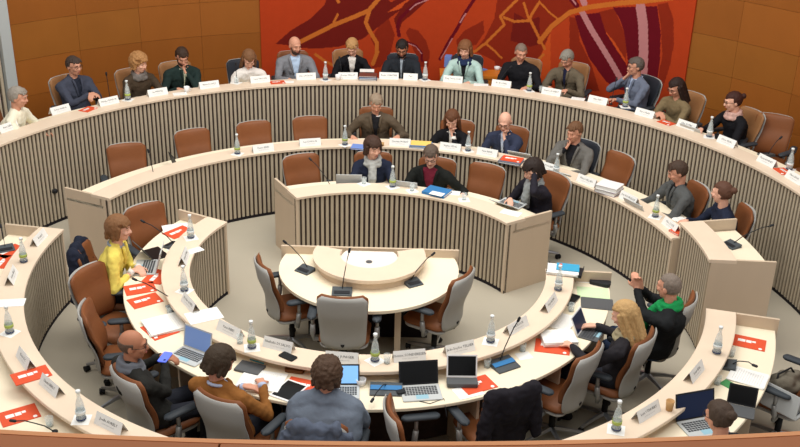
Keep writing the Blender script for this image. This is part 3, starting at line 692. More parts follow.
person(3.746, 1.202, 0, 1.18, 'woman with brown bun in a dark navy sweater facing left behind the lectern', 'bun', (92, 62, 48), SKP, cl('navysw', (36, 42, 60)), yaw=-38, off=-18, pitch=-6, lean=.06, rh=(.10, .36, .80), lh=(-.08, .36, .82), chair_kind='cognac', chair_label='brown chair behind the woman in navy sweater')
# --- centre desk
person(-0.045, 2.289, 0, 1.18, 'woman with brown hair and thick grey scarf at the centre desk', 'mop', (66, 46, 36), SKP, cl('navysw', (36, 42, 60)), scarf=cl('greyscarf', (176, 178, 174)), scarf_long=True, yaw=28, pitch=-8, lean=.08, chair_kind='cognac', chair_label='brown chair behind the woman with thick grey scarf')
person(0.632, 2.143, 0, 1.16, 'woman with short grey brown hair, black jacket over burgundy top', 'short', (92, 78, 68), SKP, cl('black2', (30, 32, 30)), cl('burgundy', (112, 36, 52)), .085, glasses=True, pitch=-28, yaw=8, lean=.10, rh=(.16, .38, .78), lh=(-.44, .26, .80), chair_kind='cognac', chair_label='brown chair behind the woman in burgundy top', build=1.1)
person(1.784, 1.827, 0, 1.14, 'person with dark hair holding their head, long grey scarf', 'mop', (44, 34, 30), SKP, cl('darkplum', (38, 36, 44)), scarf=cl('greyscarf2', (150, 156, 156)), scarf_long=True, pitch=-26, yaw=-16, off=-12, lean=.14, lh='brow', rh=(.10, .36, .79), chair_kind='cognac', chair_label='brown chair behind the person holding their head')
# --- inner ring
person(-2.381, -0.155, 0, 1.20, 'person in bright yellow jacket typing on a laptop', 'mop', (128, 90, 58), SKP, cl('yellow', (232, 212, 104), .06), cl('greytee', (150, 160, 170)), .04, head=4, yaw=-4, pitch=-4, lean=.12, rh=('w', -2.278, -0.248, .79), lh=('w', -2.237, -0.140, .79), sleeve=.8, cuffs=cl('white', (226, 222, 216), .05), chair_label='brown chair with a dark coat under the yellow jacket person')
person(-1.741, -2.195, 0, 1.18, 'balding man with glasses and grey scarf holding a phone', 'bald', (92, 72, 60), SKD, cl('blackcoat', (40, 40, 38)), scarf=cl('scarfgr', (104, 108, 116)), glasses=True, head=40, yaw=-34, pitch=-4, lean=.02, rh=('w', -1.559, -1.987, .90), lh=('w', -1.603, -1.899, .90), bt=(-1.811, -2.342), bth=44, chair_label='grey backed chair under the balding man with scarf', build=1.15)
person(-1.058, -2.277, 0, 1.10, 'dark haired man in tan brown jacket writing with his back to the camera', 'mop', (62, 50, 38), SK, cl('tanjk', (142, 94, 48)), cl('bluecollar', (176, 188, 214)), .02, head=64, pitch=-26, yaw=-26, lean=.10, rh=('w', -0.768, -2.112, .79), lh=('w', -0.913, -2.148, .79), bt=(-1.043, -2.613), bth=62, cuffs=cl('bluecollar', (176, 188, 214)), chair_label='grey backed chair under the man in tan brown jacket', build=1.15)
person(-0.223, -2.447, 0, 1.12, 'curly brown haired woman wrapped in a grey shawl seen from behind', 'fluffy', (76, 56, 42), SK, cl('rose', (150, 96, 80)), shawl=cl('shawl', (108, 118, 132)), head=84, pitch=-20, yaw=0, lean=.20, rh=(.10, .36, .79), lh=(-.10, .38, .79), chair_label='chair with a denim jacket under the woman in grey shawl')
person(2.198, -1.479, 0, 1.16, 'blond woman in dark coat with beige scarf touching a white tablet', 'long', (190, 154, 104), SKP, cl('darkcoat', (44, 42, 46)), scarf=cl('beige', (168, 158, 128)), head=150, pitch=-20, yaw=6, lean=.12, rh=('w', 2.063, -1.054, .80), lh=(-.18, .36, .79), bt=(2.411, -1.557), bth=146, chair_label='grey backed chair under the blond woman')
person(2.663, -1.032, 0, 1.20, 'grey haired man in black coat and green scarf with raised joined hands', 'cropped', (124, 112, 102), SK, cl('blackcoat2', (32, 34, 36)), scarf=cl('greenscarf', (34, 150, 84)), scarf_long=True, head=158, pitch=-6, yaw=-22, lean=-.02, rh=('w', 2.493, -0.763, 1.04), lh=('w', 2.452, -0.784, 1.04), bt=(2.938, -0.889), bth=150, trousers=(52, 66, 92), chair_label='grey backed chair under the man with green scarf', build=1.15, rhd=((-.1, .3, 1), (-1, .2, 0), .5), lhd=((.1, .3, 1), (1, .2, 0), .5))
person(2.617, -2.852, 0, 1.12, 'person with dark clipped up hair at the bottom right edge', 'bun', (72, 58, 48), SK, cl('darkcoat', (44, 42, 46)), head=118, pitch=-16, lean=.08, glasses=True, rh=(.16, .22, .62), lh=(-.16, .22, .62), chair_label='office chair under the person at the bottom right edge')

# ---------------------------------------------------------------- coats over chairs, bag
def coat(x, y, head, label, m, name='coat', w=.52, z0=.42, z1=1.035, fold=1.0):
    t = thing(name, (x, y, 0), R(head-90), label, 'jacket')
    k = MB(); back_surface(w, z0, z1, .02, .13, m=k, n=12, mz=12)
    for s in (-1, 1): k.cap((s*w*.40, -.27, .86), .06, (s*w*.46, -.30, .55), .045); 
    k.cap((-.16, -.31, 1.0), .05, (.16, -.31, 1.0), .05)
    sd = rnd.random()*40
    link('fabric', remesh(k, 'fabric', [m], .014, 2, lambda co, no: co+no*(.035*noise.noise(Vector((co.x*13+sd, co.y*6, co.z*4)))+.012*noise.noise(co*24))*fold), t)
    return t
# ---------------------------------------------------------------- small things
def tent(x, y, z, rot, who, t1, t2='Conseil departemental', w=.27, name='name_card'):
    t = thing(name, (x, y, z), R(rot), 'white name card '+who, 'name card', 'folded name cards')
    m = MB(); h, d, th = .088, .042, .0015
    for s in (-1, 1):
        m.quadstrip([[Vector((xx, s*d, 0)), Vector((xx, s*(d-th*1.6), 0)), Vector((xx, 0, h-th)), Vector((xx, 0, h))] for xx in (-w/2, w/2)])
    m.obj('card', M_card, t)
    for s in (-1, 1):
        sl = math.atan2(h, d)
        for txt, size, fr, mt in ((t1, .030, .58, M_ink), (t2, .014, .30, M_inkpale)):
            cu = bpy.data.curves.new('print', 'FONT'); cu.body = txt; cu.size = size; cu.align_x = 'CENTER'; cu.align_y = 'CENTER'; cu.resolution_u = 1
            me = evalmesh(bpy.data.objects.new('tmp', cu)); me.materials.clear(); me.materials.append(mt)
            M = Matrix.Translation((0, -s*(d*(1-fr)+.0012), h*fr+.0006)) @ Matrix.Rotation(0 if s == 1 else PI, 4, 'Z') @ Matrix.Rotation(sl, 4, 'X')
            me.transform(M); link('printed_name' if mt is M_ink else 'printed_line', me, t)
    return t
def tan(x, y): return math.degrees(math.atan2(y, x))-90
def plate(x, y, z, who, t1, rot=None, w=.27): return tent(x, y, z+.0005, tan(x, y) if rot is None else rot, who, t1, w=w)
def napkin(x, y, z, rot, label, s=.065):
    m = MB(); M = Matrix.Translation((x, y, z)) @ Matrix.Rotation(R(rot), 4, 'Z'); m.box(-s, s, -s, s, .0004, .0018, M=Matrix())
    o = m.obj('napkin', M_white); o.matrix_world = M; return tag(o, label, 'napkin', 'napkins under bottles and glasses')
bottle_proto = {}
def bottle(x, y, z, where, kind='green', nap=True, nr=40, sc=1.0):
    if nap: napkin(x, y, z, tan(x, y)+nr, 'napkin under the bottle '+where); z += .002
    lab = 'glass bottle '+where
    if kind in bottle_proto:
        r = dup(bottle_proto[kind], (x, y, z), rnd.random()*6, lab)
        return r
    t = thing('water_bottle', (x, y, z), 0, lab, 'bottle', 'glass water bottles')
    m = MB(); o = [(.034, .0), (.037, .006), (.036, .06), (.033, .12), (.026, .165), (.015, .20), (.0135, .235), (.0165, .238), (.0165, .25), (.0125, .25)]
    inn = [(r-.003, max(.006, z_)) for r, z_ in reversed(o[:-1])]; m.lathe(o+inn+[(.001, .007)], 20); m.obj('glass_body', M_glass, t, True)
    m = MB(); m.lathe([(.001, .0075), (.0325, .0075), (.0328, .06), (.030, .11), (.001, .11)], 18); m.obj('water', M_water, t, True)
    m = MB(); m.lathe([(.0372, .06 if kind != 'low' else .01), (.0372, .088 if kind != 'low' else .03), (.0366, .088 if kind != 'low' else .03), (.0366, .06 if kind != 'low' else .01)], 20)
    m.obj('label_print', {'green': M_label, 'white': M_labelw, 'low': M_navy}[kind], t, True)
    m = MB(); m.lathe([(.0372, .012), (.0374, .022), (.0366, .022), (.0366, .012)], 20); m.obj('print_band', M_navy, t, True)
    m = MB(); m.lathe([(.0175, .240), (.0178, .258), (.012, .260)], 14); m.obj('cap', M_labelw, t, True)
    bottle_proto[kind] = t; return t
gp = []
def tumbler(x, y, z, where, nap=False, cup=False):
    if nap: napkin(x, y, z, tan(x, y)+40, 'napkin under the glass '+where, .06); z += .002
    if gp: return dup(gp[0], (x, y, z), 0, 'small glass '+where)
    t = thing('drinking_glass', (x, y, z), 0, 'small glass '+where, 'glass', 'drinking glasses')
    m = MB(); m.lathe([(.026, 0), (.032, .08), (.0305, .08), (.025, .006), (.001, .006)], 18); m.obj('glass_body', M_glass, t, True)
    m = MB(); m.lathe([(.001, .0065), (.0248, .0065), (.0265, .03), (.001, .03)], 16); m.obj('water', M_water, t, True)
    gp.append(t); return t
def mug(x, y, z, label, m_=None, r=.038, h=.075, name='cup', handle=False):
    t = thing(name, (x, y, z), 0, label, 'cup'); m = MB(); m.lathe([(r*.78, 0), (r, h), (r*.92, h), (r*.72, .008), (.001, .008)], 18); m.obj('cup_body', m_ or M_whiteplast, t, True)
    if handle: k = MB(); k.tube([(r*.9, 0, h*.8), (r*1.5, 0, h*.7), (r*1.5, 0, h*.35), (r*.85, 0, h*.25)], .004, 6); k.obj('handle', m_ or M_whiteplast, t, True)
    return t
def mic(x, y, z, rot, label, tip=(0, .08, .33), box=True, blue=False, tw=None, sag=.03, bw=.16, bd=.13):
    t = thing('gooseneck_microphone', (x, y, z), R(rot), label, 'microphone', 'desk microphones')
    if box:
        m = MB(); hh = .035
        m.quadstrip([[Vector((xx, -bd/2, 0)), Vector((xx, bd/2, 0)), Vector((xx, bd/2, hh)), Vector((xx, -bd/2, .012))] for xx in (-bw/2, bw/2)]); m.obj('console', M_micbox, t)
        if blue: k = MB(); k.quadstrip([[Vector((xx, -.02, .026)), Vector((xx, .03, .0345)), Vector((xx, .03, .036)), Vector((xx, -.02, .0275))] for xx in (-bw/2+.004, bw/2-.004)]); k.obj('button_strip', M_blue, t)
        else:
            k = MB(); k.quadstrip([[Vector((xx, -.045, .0205)), Vector((xx, -.005, .027)), Vector((xx, -.005, .029)), Vector((xx, -.045, .0225))] for xx in (-bw/2+.02, bw/2-.02)]); k.obj('button_strip', M_mic, t)
    b = Vector((0, bd/2-.03, .03)) if box else Vector((0, 0, 0)); tp = (Matrix.Rotation(-R(rot), 3, 'Z') @ (Vector(tw)-Vector((x, y, z)))) if tw else Vector(tip); mid = b.lerp(tp, .5)+Vector((0, 0, sag))
    pts = [b, b.lerp(mid, .5)+Vector((0, 0, .015)), mid, mid.lerp(tp, .5)+Vector((0, 0, .012)), tp]
    m = MB(); m.tube(pts, .0045, 6); m.obj('gooseneck', M_mic, t, True)
    m = MB(); d = (tp-mid).normalized(); m.cap(tp, .012, tp+d*.03, .012, 10); m.obj('microphone_head', M_mic, t, True)
    if not box: m = MB(); m.lathe([(.022, 0), (.022, .01), (.008, .014)], 12); m.obj('mount', M_mic, t, True)
    return t
def flat(name, x, y, z, rot, w, d, h, m_, label, cat, group=None, rad=.003):
    m = MB(); m.rbox(-w/2, w/2, -d/2, d/2, 0, h, min(rad, w/2), n=2, e=min(.001, h*.3)); o = m.obj(name, m_); o.location = (x, y, z); o.rotation_euler = (0, 0, R(rot)); return tag(o, label, cat, group)
def text_bars(m, rows, x0, x1, y0, dy, z, hgt, seed=1):
    q = random.Random(seed)
    for k in range(rows):
        x = x0; y = y0-k*dy; end = x1*(.7+.3*q.random())
        while x < end:
            L = .006+.014*q.random(); m.box(x, min(x+L, x1), y, y+hgt, z, z+.0004); x += L+.005
def paper(x, y, z, rot, label, w=.21, d=.297, n=1, h=None, lines=True, m_=None):
    h = h or .0012*n+.0006
    t = thing('paper_sheet' if h < .006 else 'paper_stack', (x, y, z+.0005), R(rot), label, 'papers')
    q = rnd; k = MB(); lay = 1 if h < .006 else int(min(5, h/.006)+1)
    for i in range(lay):
        a = (q.random()-.5)*.10*(1 if lay > 1 else 0); k.box(-w/2, w/2, -d/2, d/2, h*i/lay, h*(i+1)/lay-(0 if i == lay-1 else .0003), rz=a)
    k.obj('sheets', m_ or M_white, t)
    if lines: k = MB(); text_bars(k, int(d/.02)-3, -w*.38, w*.38, d*.36, .02, h, .005, q.randint(1, 99)); k.obj('printed_lines', M_inklines, t)
    return t
def booklet(x, y, z, rot, label, w=.21, d=.30):
    t = thing('booklet', (x, y, z+.0005), R(rot), label, 'booklet', 'orange red booklets')
    k = MB(); k.box(-w/2, w/2, -d/2, d/2, 0, .005); k.obj('cover', M_red, t)
    k = MB()
    for r_, (s0, s1) in enumerate(((-.34, .2), (-.34, .3), (-.34, .05))): 
        xx = s0*w
        for L in (.25, .18, .12):
            if xx+L*w > s1*w+.03: break
            k.box(xx, xx+L*w*.9, d*(.12-.075*r_), d*(.12-.075*r_)+.014, .005, .0056); xx += L*w
    k.obj('printed_title', M_white, t)
    k = MB(); k.lathe([(.016, .005), (.016, .0056)], 16, (w*.36, -d*.38, 0)); k.obj('round_emblem', M_white, t); return t
def laptop(x, y, z, rot, label, w=.32, d=.22, ang=105, lh=None, body=None, screen=None, frame=None, keys=True, name='laptop', th=.012):
    # local +Y towards the screen hinge; the user sits at -Y
    t = thing(name, (x, y, z+.0005), R(rot), label, 'laptop'); body = body or M_silver
    k = MB(); k.rbox(-w/2, w/2, -d/2, d/2, 0, th, .012, e=.002); bs = k.obj('base', body, t)
    if keys:
        k = MB()
        for i in range(5):
            for j in range(12): k.box(-w*.43+j*w*.072, -w*.43+j*w*.072+w*.06, d*.36-i*.024-.018, d*.36-i*.024, th, th+.0012)
        k.obj('keyboard', M_keys, bs); k = MB(); k.box(-.05, .05, -d*.42, -d*.16, th, th+.0006); k.obj('trackpad', mat('trackpad', (150, 190, 205), .4), bs)
    M = Matrix.Translation((0, d/2, th)) @ Matrix.Rotation(R(ang-90)*-1, 4, 'X')
    k = MB(); lh = lh or d; k.box(-w/2, w/2, 0, .007, 0, lh, M=M); ld = k.obj('lid', frame or body, t)
    k = MB(); k.box(-w/2+.012, w/2-.012, -.0008, 0, .014, lh-.012, M=M); k.obj('screen', screen or M_scrdark, ld)
    return t
def tablet(x, y, z, rot, label, w=.19, d=.26, frame=None, screen=None, h=.008, tilt=0):
    t = thing('tablet', (x, y, z+.0005), R(rot), label, 'tablet')
    M = Matrix.Rotation(R(tilt), 4, 'X')
    k = MB(); k.rbox(-w/2, w/2, -d/2, d/2, 0, h, .012, M=M, e=.002); k.obj('case', frame or M_whiteplast, t)
    k = MB(); k.box(-w/2+.014, w/2-.014, -d/2+.02, d/2-.02, h, h+.0006, M=M); k.obj('screen', screen or M_scrdark, t); return t
def binder(x, y, z, rot, label, m_, w=.24, d=.31, h=.04, inner=True, name='binder'):
    t = thing(name, (x, y, z+.0005), R(rot), label, 'folder'); k = MB(); k.box(-w/2, w/2, -d/2, d/2, 0, .003); k.box(-w/2, w/2, -d/2, d/2, h-.003, h); k.box(-w/2, -w/2+.003, -d/2, d/2, .003, h-.003); k.obj('cover', m_, t)
    k = MB(); k.box(-w/2+.006, w/2-.01, -d/2+.006, d/2-.006, .003, h-.003); k.obj('pages', M_white, t); return t

# coats
coat(c_jack.location.x, c_jack.location.y, to_centre(c_jack.location.x, c_jack.location.y), 'black jacket hung over the chair back at the bottom of the inner ring', cloth('blackjk', (36, 34, 40)))
_h = [o for o in C.objects if o.name.startswith('person')]
def behind(i, off=.02):
    p = _h[i]; a = p.rotation_euler.z+PI/2; return p.location.x+math.cos(a)*off, p.location.y+math.sin(a)*off, math.degrees(a)
_n = {p['label']: i for i, p in enumerate(_h)}
_y = next(i for l, i in _n.items() if 'bright yellow' in l); _s = next(i for l, i in _n.items() if 'shawl' in l)
coat(*behind(_y, .0), 'dark navy coat hung on the chair of the person in yellow', cloth('navycoat', (34, 38, 52)), w=.50)
coat(*behind(_s, .0), 'faded denim jacket hung on the chair of the woman in grey shawl', cloth('denim', (84, 92, 108), .3), z1=.98, fold=1.4)
t = thing('shoulder_bag', (3.62, -1.60, .492), R(20), 'grey brown crumpled bag lying on the chair at the lower right edge', 'bag')
m = MB(); m.ell((0, .02, .09), (.17, .12, .09)); m.ell((.05, .05, .13), (.10, .09, .07)); link('bag_body', remesh(m, 'bag_body', [cloth('bag', (110, 104, 92), .4)], .012, 2, lambda co, no: co+no*.03*noise.noise(co*14)), t)
m = MB(); m.tube([(-.12, 0, .12), (-.08, .04, .20), (.05, .05, .23), (.13, .02, .12)], .010, 6); m.obj('strap', M_caster, t, True)

L, W, B, b = .86, .745, FB+.86, FB+.745
# name cards
for x, y, z, who, txt in [
 (-3.949, 3.058, B, 'in front of the man in dark blue jacket', 'Didier MARAL'),
 (-3.452, 3.440, B, 'right of the red booklet in the back row left', 'Philippe DEVAUX'),
 (-2.925, 3.866, B, 'in front of the woman in brown cardigan', 'Isa MARTEL'),
 (-2.321, 4.254, B, 'in front of the man in dark green sweater', 'Manuel LOPEZ'),
 (-1.678, 4.569, B, 'in front of the woman in white blouse', 'Luce TROUVE'),
 (-1.066, 4.769, B, 'in front of the bald man in grey blazer', 'Jean LACROIX'),
 (-0.487, 4.849, B, 'in front of the woman in black blazer', 'Yvonne MILLOT'),
 (0.085, 4.903, B, 'in front of the man in charcoal jacket', 'Roger CHARTIER'),
 (0.980, 4.818, B, 'in front of the woman in mint cardigan', 'Katy TOULOUSE'),
 (1.644, 4.667, B, 'in front of the older man in black sweater', 'Bo DUCHEL'),
 (2.297, 4.360, B, 'in front of the person in taupe blazer', 'Diane LAURENT'),
 (2.874, 4.040, B, 'between the taupe blazer and the blue grey suit', 'Alain RIEU'),
 (3.395, 3.548, B, 'in front of the man in blue grey suit', 'Marc VILAR'),
 (3.829, 3.120, B, 'in front of the woman in olive top', 'Aline DUPRE'),
 (4.168, 2.555, B, 'in front of the woman with bun and bright scarf', 'Chloe VIDAL'),
 (4.450, 1.937, B, 'before the empty chair at the far right', 'Pascal BONNET'),
 (4.599, 1.438, B, 'cut by the right edge on the back row desk', 'Marie RIVAL'),
 (-1.431, 2.934, L, 'before the third chair from the left of the middle desk', 'Pierre BRIN'),
 (-0.871, 3.193, L, 'before the empty chair beside the quilted jacket man', 'Luc DUFOUR'),
 (0.268, 3.282, L, 'in front of the man in quilted jacket', 'Quentin MURAT'),
 (0.907, 3.169, L, 'in front of the woman with long wavy hair', 'Sophie VIDAL'),
 (1.364, 3.009, L, 'in front of the bald man in navy blazer', 'Yann RIDEL'),
 (2.045, 2.585, L, 'in front of the man in grey blazer and black sweater', 'Michel TEYSSIER'),
 (2.475, 2.155, L, 'left of the thick white file stack', 'Marie VALLIER'),
 (2.873, 1.665, L, 'right of the thick white file stack', 'Jean BOURGEOIS'),
 (3.186, 0.961, L, 'just left of the lectern', 'Noe COSTE')]:
    plate(x, y, z, who, txt)

plate(-1.794, -0.101, L, 'near the left tip of the inner ring', 'Emma DUVAL')
plate(-1.553, -0.999, L, 'on the left bend of the ring beside loose papers', 'Romain GUERY')
plate(-1.124, -1.445, L, 'behind the silver laptop with blue screen', 'Yann RIBES')
plate(-0.684, -1.664, L, 'in front of the man in tan brown jacket', 'Nathalie DI SALVO')
plate(-0.148, -1.838, L, 'in front of the woman in grey shawl', 'Sophie JUNIGER')
plate(0.399, -1.779, L, 'behind the black open laptop', 'Etienne SONDERESEN')
plate(0.816, -1.642, L, 'behind the white tablet on a stand', 'Jade-Sophie TELLIER')
plate(1.329, -1.247, L, 'beside the microphone at the right of the inner ring', 'Julie ROUX')
plate(1.668, -0.820, L, 'near the right tip of the inner ring', 'Hugo BLANC')
plate(-3.314, 0.230, L, 'at the top left end of the outer ring', 'Bernard')
plate(-3.298, -0.585, L, 'at the left edge left of the tall bottle', 'Adrien BELLE')
plate(-2.682, -1.981, L, 'just above the overhanging red booklet', 'Nora LUC')
plate(-2.354, -2.350, L, 'between red booklet and bottle at lower left', 'Claude BERLY')
plate(-1.774, -2.813, L, 'lowest on the left of the outer ring', 'Joelle AURELY')
plate(2.713, -1.903, L, 'on the right outer ring above the paper cup', 'Samir EDEL')
plate(2.204, -2.479, L, 'left of the paper cup', 'Loic UTHURRY')
plate(-4.346, 2.376, B, 'at the far left in front of the white jacket', 'Anne LEROY')
plate(0.387, 4.883, B, 'small and squat, right of the card of the charcoal jacket man', 'Paul', w=.20)

# bottles
for i, (x, y, z, where) in enumerate([
 (-3.250, 3.624, B, 'on the back desk beside the woman in brown cardigan'), (-0.793, 4.747, B, 'on the back desk between grey blazer and black blazer'),
 (0.590, 4.878, B, 'on the back desk right of the charcoal jacket man'), (2.006, 4.492, B, 'on the back desk before the older man in black sweater'),
 (3.205, 3.899, B, 'on the back desk before the man in blue grey suit'), (4.020, 2.806, B, 'on the back desk left of the woman with bun'),
 (4.643, 1.767, B, 'on the back desk near the right edge'),
 (-1.728, 2.806, L, 'at the left of the middle desk'), (-0.430, 3.227, L, 'on the middle desk left of the quilted jacket man'),
 (1.126, 3.132, L, 'on the middle desk beside the woman with wavy hair'), (2.146, 2.430, L, 'on the middle desk before the grey blazer man'),
 (3.075, 1.239, L, 'on the middle desk before the dark grey suit man'), (0.197, 1.886, L, 'on the centre desk between the two women'),
 (-1.824, 0.394, L, 'at the left tip of the inner ring'), (-1.662, -0.725, L, 'on the left bend of the inner ring'), (-0.907, -1.676, L, 'on the inner ring before the brown jacket man'),
 (0.121, -1.824, L, 'on the inner ring before the woman in shawl'), (1.091, -1.476, L, 'on the inner ring left of the tall microphone'), (1.790, -0.508, L, 'near the right tip of the inner ring by the turquoise booklet'),
 (-3.303, -0.236, L, 'at the top of the left outer ring'), (-2.968, -1.543, L, 'on the left outer ring by the left edge'), (-2.012, -2.738, L, 'on the outer ring at lower left'),
 (2.990, -1.554, L, 'on the right outer ring'), (1.939, -2.681, L, 'on the outer ring at the lower right by the parapet')]):
    bottle(x, y, z, where, ('green', 'white', 'white', 'green')[i % 4], nap=(i not in (22, 18, 19)))
tumbler(-1.989, 4.492, B, 'on the back desk before the woman in white blouse', True)
tumbler(2.166, 4.461, B, 'beside the bottle of the older man in black sweater')
tumbler(-0.133, 1.953, L, 'on the centre desk left of the bottle', True)
tumbler(0.422, 1.783, L, 'on the centre desk beside the blue folder', True)
tumbler(1.005, 1.565, L, 'on the centre desk before the empty chair', True)
tumbler(-1.018, -1.602, L, 'left of the bottle before the brown jacket man')
tumbler(0.220, -1.849, L, 'right of the bottle before the woman in shawl')
tumbler(-1.754, -0.952, W, 'by the microphone on the left worktop')
tumbler(1.054, -1.688, W, 'left of the microphone console with blue strip at right')
tumbler(1.377, -1.419, W, 'on a white note beside the thick papers')
tumbler(1.896, -0.696, W, 'beside the blond woman tablet')
tumbler(-2.281, -2.666, W, 'on the lower left worktop')
tumbler(3.172, -1.408, W, 'below the red booklet at right')
tumbler(2.932, -1.850, W, 'below the microphone on the right worktop')
mug(0.016, -2.007, W, 'round white tub beside the bright blue screen', name='tub', r=.042, h=.06)
mug(2.396, -2.405, L, 'tan paper cup on the lower right outer ring', mat('kraft', (190, 150, 100), .7), .033, .085, 'paper_cup')
mug(-0.621, 4.763, B, 'white cup before the woman in black blazer', handle=True)
mug(-2.572, 4.029, B, 'white cup before the man in dark green sweater', handle=True)
mug(0.040, 3.228, L, 'small beige cup between blue folder and name card', mat('kraft', (190, 150, 100), .7), .028, .045)
mug(0.794, 3.788, W+.02, 'white cup beside the woman with wavy hair', handle=True)

# microphones
mic(-0.625, -0.042, W, -35, 'left of three microphones on the pit table', tw=(-0.811, 0.009, 1.02))
mic(-0.234, -0.471, W, 0, 'middle of three microphones on the pit table', tw=(-0.176, -0.353, 1.12), bw=.19)
mic(0.436, -0.251, W, 32, 'right of three microphones on the pit table', tw=(0.612, -0.126, 1.0))
mic(0.220, -2.082, W, 0, 'microphone with wide blue strip beside the white tub', tw=(0.122, -2.279, .80), blue=True, bw=.26, bd=.15)
mic(1.198, -1.665, W, 32, 'microphone with a tall neck at the lower right of the inner ring', tw=(1.293, -1.593, 1.14), blue=True, bw=.22, bd=.17)
mic(-1.728, -0.860, W, -60, 'microphone on the left worktop behind the loose papers', tw=(-2.077, -0.799, 1.0))
mic(-2.033, 0.432, W, -120, 'microphone near the left tip of the inner ring', tw=(-2.303, 0.448, 1.0))
mic(3.101, -1.570, W, -110, 'microphone pointing right on the right outer worktop', tw=(3.259, -1.695, .84))
mic(-2.221, -2.737, W, 30, 'microphone lying low at the bottom left worktop', tw=(-2.490, -2.773, .86), box=False)
mic(-3.663, 0.238, W, 30, 'microphone at the left edge of the outer ring', (.0, .12, .2))
mic(3.673, 0.449, .91, -60, 'lectern microphone reaching to the right', tw=(4.025, 0.439, 1.15))
mic(-0.519, 2.016, W+.01, tan(-.5, 1.9), 'microphone before the empty chair of the centre desk', tw=(-0.771, 2.259, 1.02))
mic(-3.587, 3.974, b, 150, 'microphone between dark blue jacket and brown cardigan', (0, .02, .34), box=False)
mic(-2.005, 4.612, b, 180, 'microphone before the woman in white blouse', (0, .02, .34), box=False)
mic(-0.594, 5.227, b, 180, 'microphone before the woman in black blazer', (.04, -.08, .26), box=False)
mic(1.639, 5.141, b, 190, 'microphone before the man in black sweater', (-.16, .0, .24), box=False)
mic(3.113, 4.351, b, 190, 'microphone before the man in blue grey suit', (-.06, -.06, .32), box=False)
mic(4.642, 2.524, b, 200, 'microphone by the empty chair at the far right', (-.16, .0, .20))
mic(-2.604, 2.144, W+.01, 60, 'microphone by the empty chair at the left of the middle desk', (.0, .06, .34), box=False)

# booklets
for x, y, rot, z, lab in [
 (-3.643, 3.203, 68, B, 'orange red booklet before the man in dark blue jacket'),
 (-1.438, 4.568, 18, B, 'orange red booklet between white blouse and grey blazer'),
 (3.612, 3.293, -53, B, 'orange red booklet before the woman in olive top'),
 (4.559, 1.716, -78, B, 'orange red booklet near the right edge of the back desk')]:
    booklet(x, y, z, rot, lab, .20, .14)
for x, y, rot, lab in [
 (-2.134, -0.500, 24, 'orange red booklet nearest the yellow jacket person'), (-2.032, -0.726, 35, 'second orange red booklet on the left worktop below the first'),
 (-2.030, -0.249, 77, 'orange red booklet partly under the left microphone cable'), (-2.034, 0.758, 52, 'orange red booklet at the left tip of the inner ring'),
 (-3.612, 0.207, 58, 'orange red booklet at the upper left edge'), (-3.588, -0.025, 85, 'orange red booklet cut by the left edge'),
 (-2.555, -2.544, 33, 'orange red booklet at the lower left worktop'), (3.394, -1.182, -22, 'orange red booklet on the right outer worktop'),
 (-0.452, -2.051, -17, 'orange red booklet under the white edged tablet'), (0.955, -1.961, 28, 'orange red booklet under the tablet stand'),
 ]:
    booklet(x, y, W, rot, lab, .28, .20)
_q = (-2.576, -2.171, 35)
booklet(_q[0], _q[1], L, _q[2], 'orange red booklet overhanging the left outer ledge', .28, .18)
# laptops and tablets
laptop(-2.153, 0.240, W, 128, 'grey laptop open on the left of the inner ring before the empty chair', screen=M_plast, frame=M_plast, body=M_scrdark, keys=False, ang=125, w=.26, d=.17)
laptop(-2.180, -0.070, W, -85, 'silver laptop the yellow jacket person types on', ang=105)
laptop(-1.442, -1.659, W, -30, 'silver laptop with blue white screen left of the man in brown jacket', screen=M_scrblue, ang=100, w=.30, d=.20)
laptop(-0.130, -2.127, W, 3, 'laptop with bright blue screen beside the woman in shawl', screen=M_scrbright, frame=M_mic, ang=108, w=.28, d=.19, lh=.17)
laptop(0.500, -2.104, W, 9, 'silver laptop with black screen at the bottom of the inner ring', lh=.195, ang=110, frame=M_mic)
laptop(0.833, -1.967, W+.006, 2, 'white framed tablet standing on a dark keyboard', w=.25, d=.10, lh=.185, body=M_plast, frame=M_whiteplast, keys=False, ang=112, th=.035, name='tablet_on_stand')
laptop(2.025, -1.102, W, 62, 'white framed tablet with dark keyboard before the blond woman', w=.25, d=.18, body=M_plast, frame=M_whiteplast, screen=M_scrnavy, ang=115, name='tablet_with_keyboard')
laptop(2.658, -2.465, W, 18, 'open laptop with navy screen at the bottom right', screen=M_scrnavy, frame=M_mic, w=.34)
laptop(3.007, -2.239, W, -20, 'dark tablet and keyboard beside the clipped hair person', w=.22, d=.16, body=M_plast, frame=M_mic, keys=False, ang=110, name='tablet_with_keyboard')
laptop(-2.385, 2.649, W, 120, 'dark laptop screen by the empty chair of the middle desk', w=.24, d=.16, frame=M_mic, ang=105)
laptop(-0.319, 2.188, W, tan(-.1, 2)+180, 'silver laptop seen from behind before the thick grey scarf woman', w=.30, d=.2, ang=110)
laptop(0.377, 2.054, W, tan(.5, 2)+180, 'silver laptop seen from behind before the burgundy top woman', w=.30, d=.2, ang=115)
laptop(1.566, 1.754, W, tan(1.4, 1.9)+180, 'flat silver laptop before the person holding their head', w=.30, d=.2, ang=150)
laptop(1.847, 3.211, W, tan(1.5, 3.3)+180, 'grey laptop before the bald man in navy blazer', w=.30, d=.2, ang=130)
laptop(2.339, 2.635, W, tan(2.2, 2.9)+180, 'grey laptop before the man in grey blazer', w=.3, d=.2, ang=140)
laptop(3.041, 1.601, W, tan(3., 1.9)+180, 'grey laptop before the man in dark grey suit', w=.3, d=.2, ang=120)
laptop(3.975, 3.148, b, tan(4.1, 3.3)+180, 'grey laptop before the woman with bun', w=.3, d=.18, ang=120)
tablet(-0.553, -2.120, W, -28, 'white edged tablet lying before the woman in shawl', w=.20, d=.27)
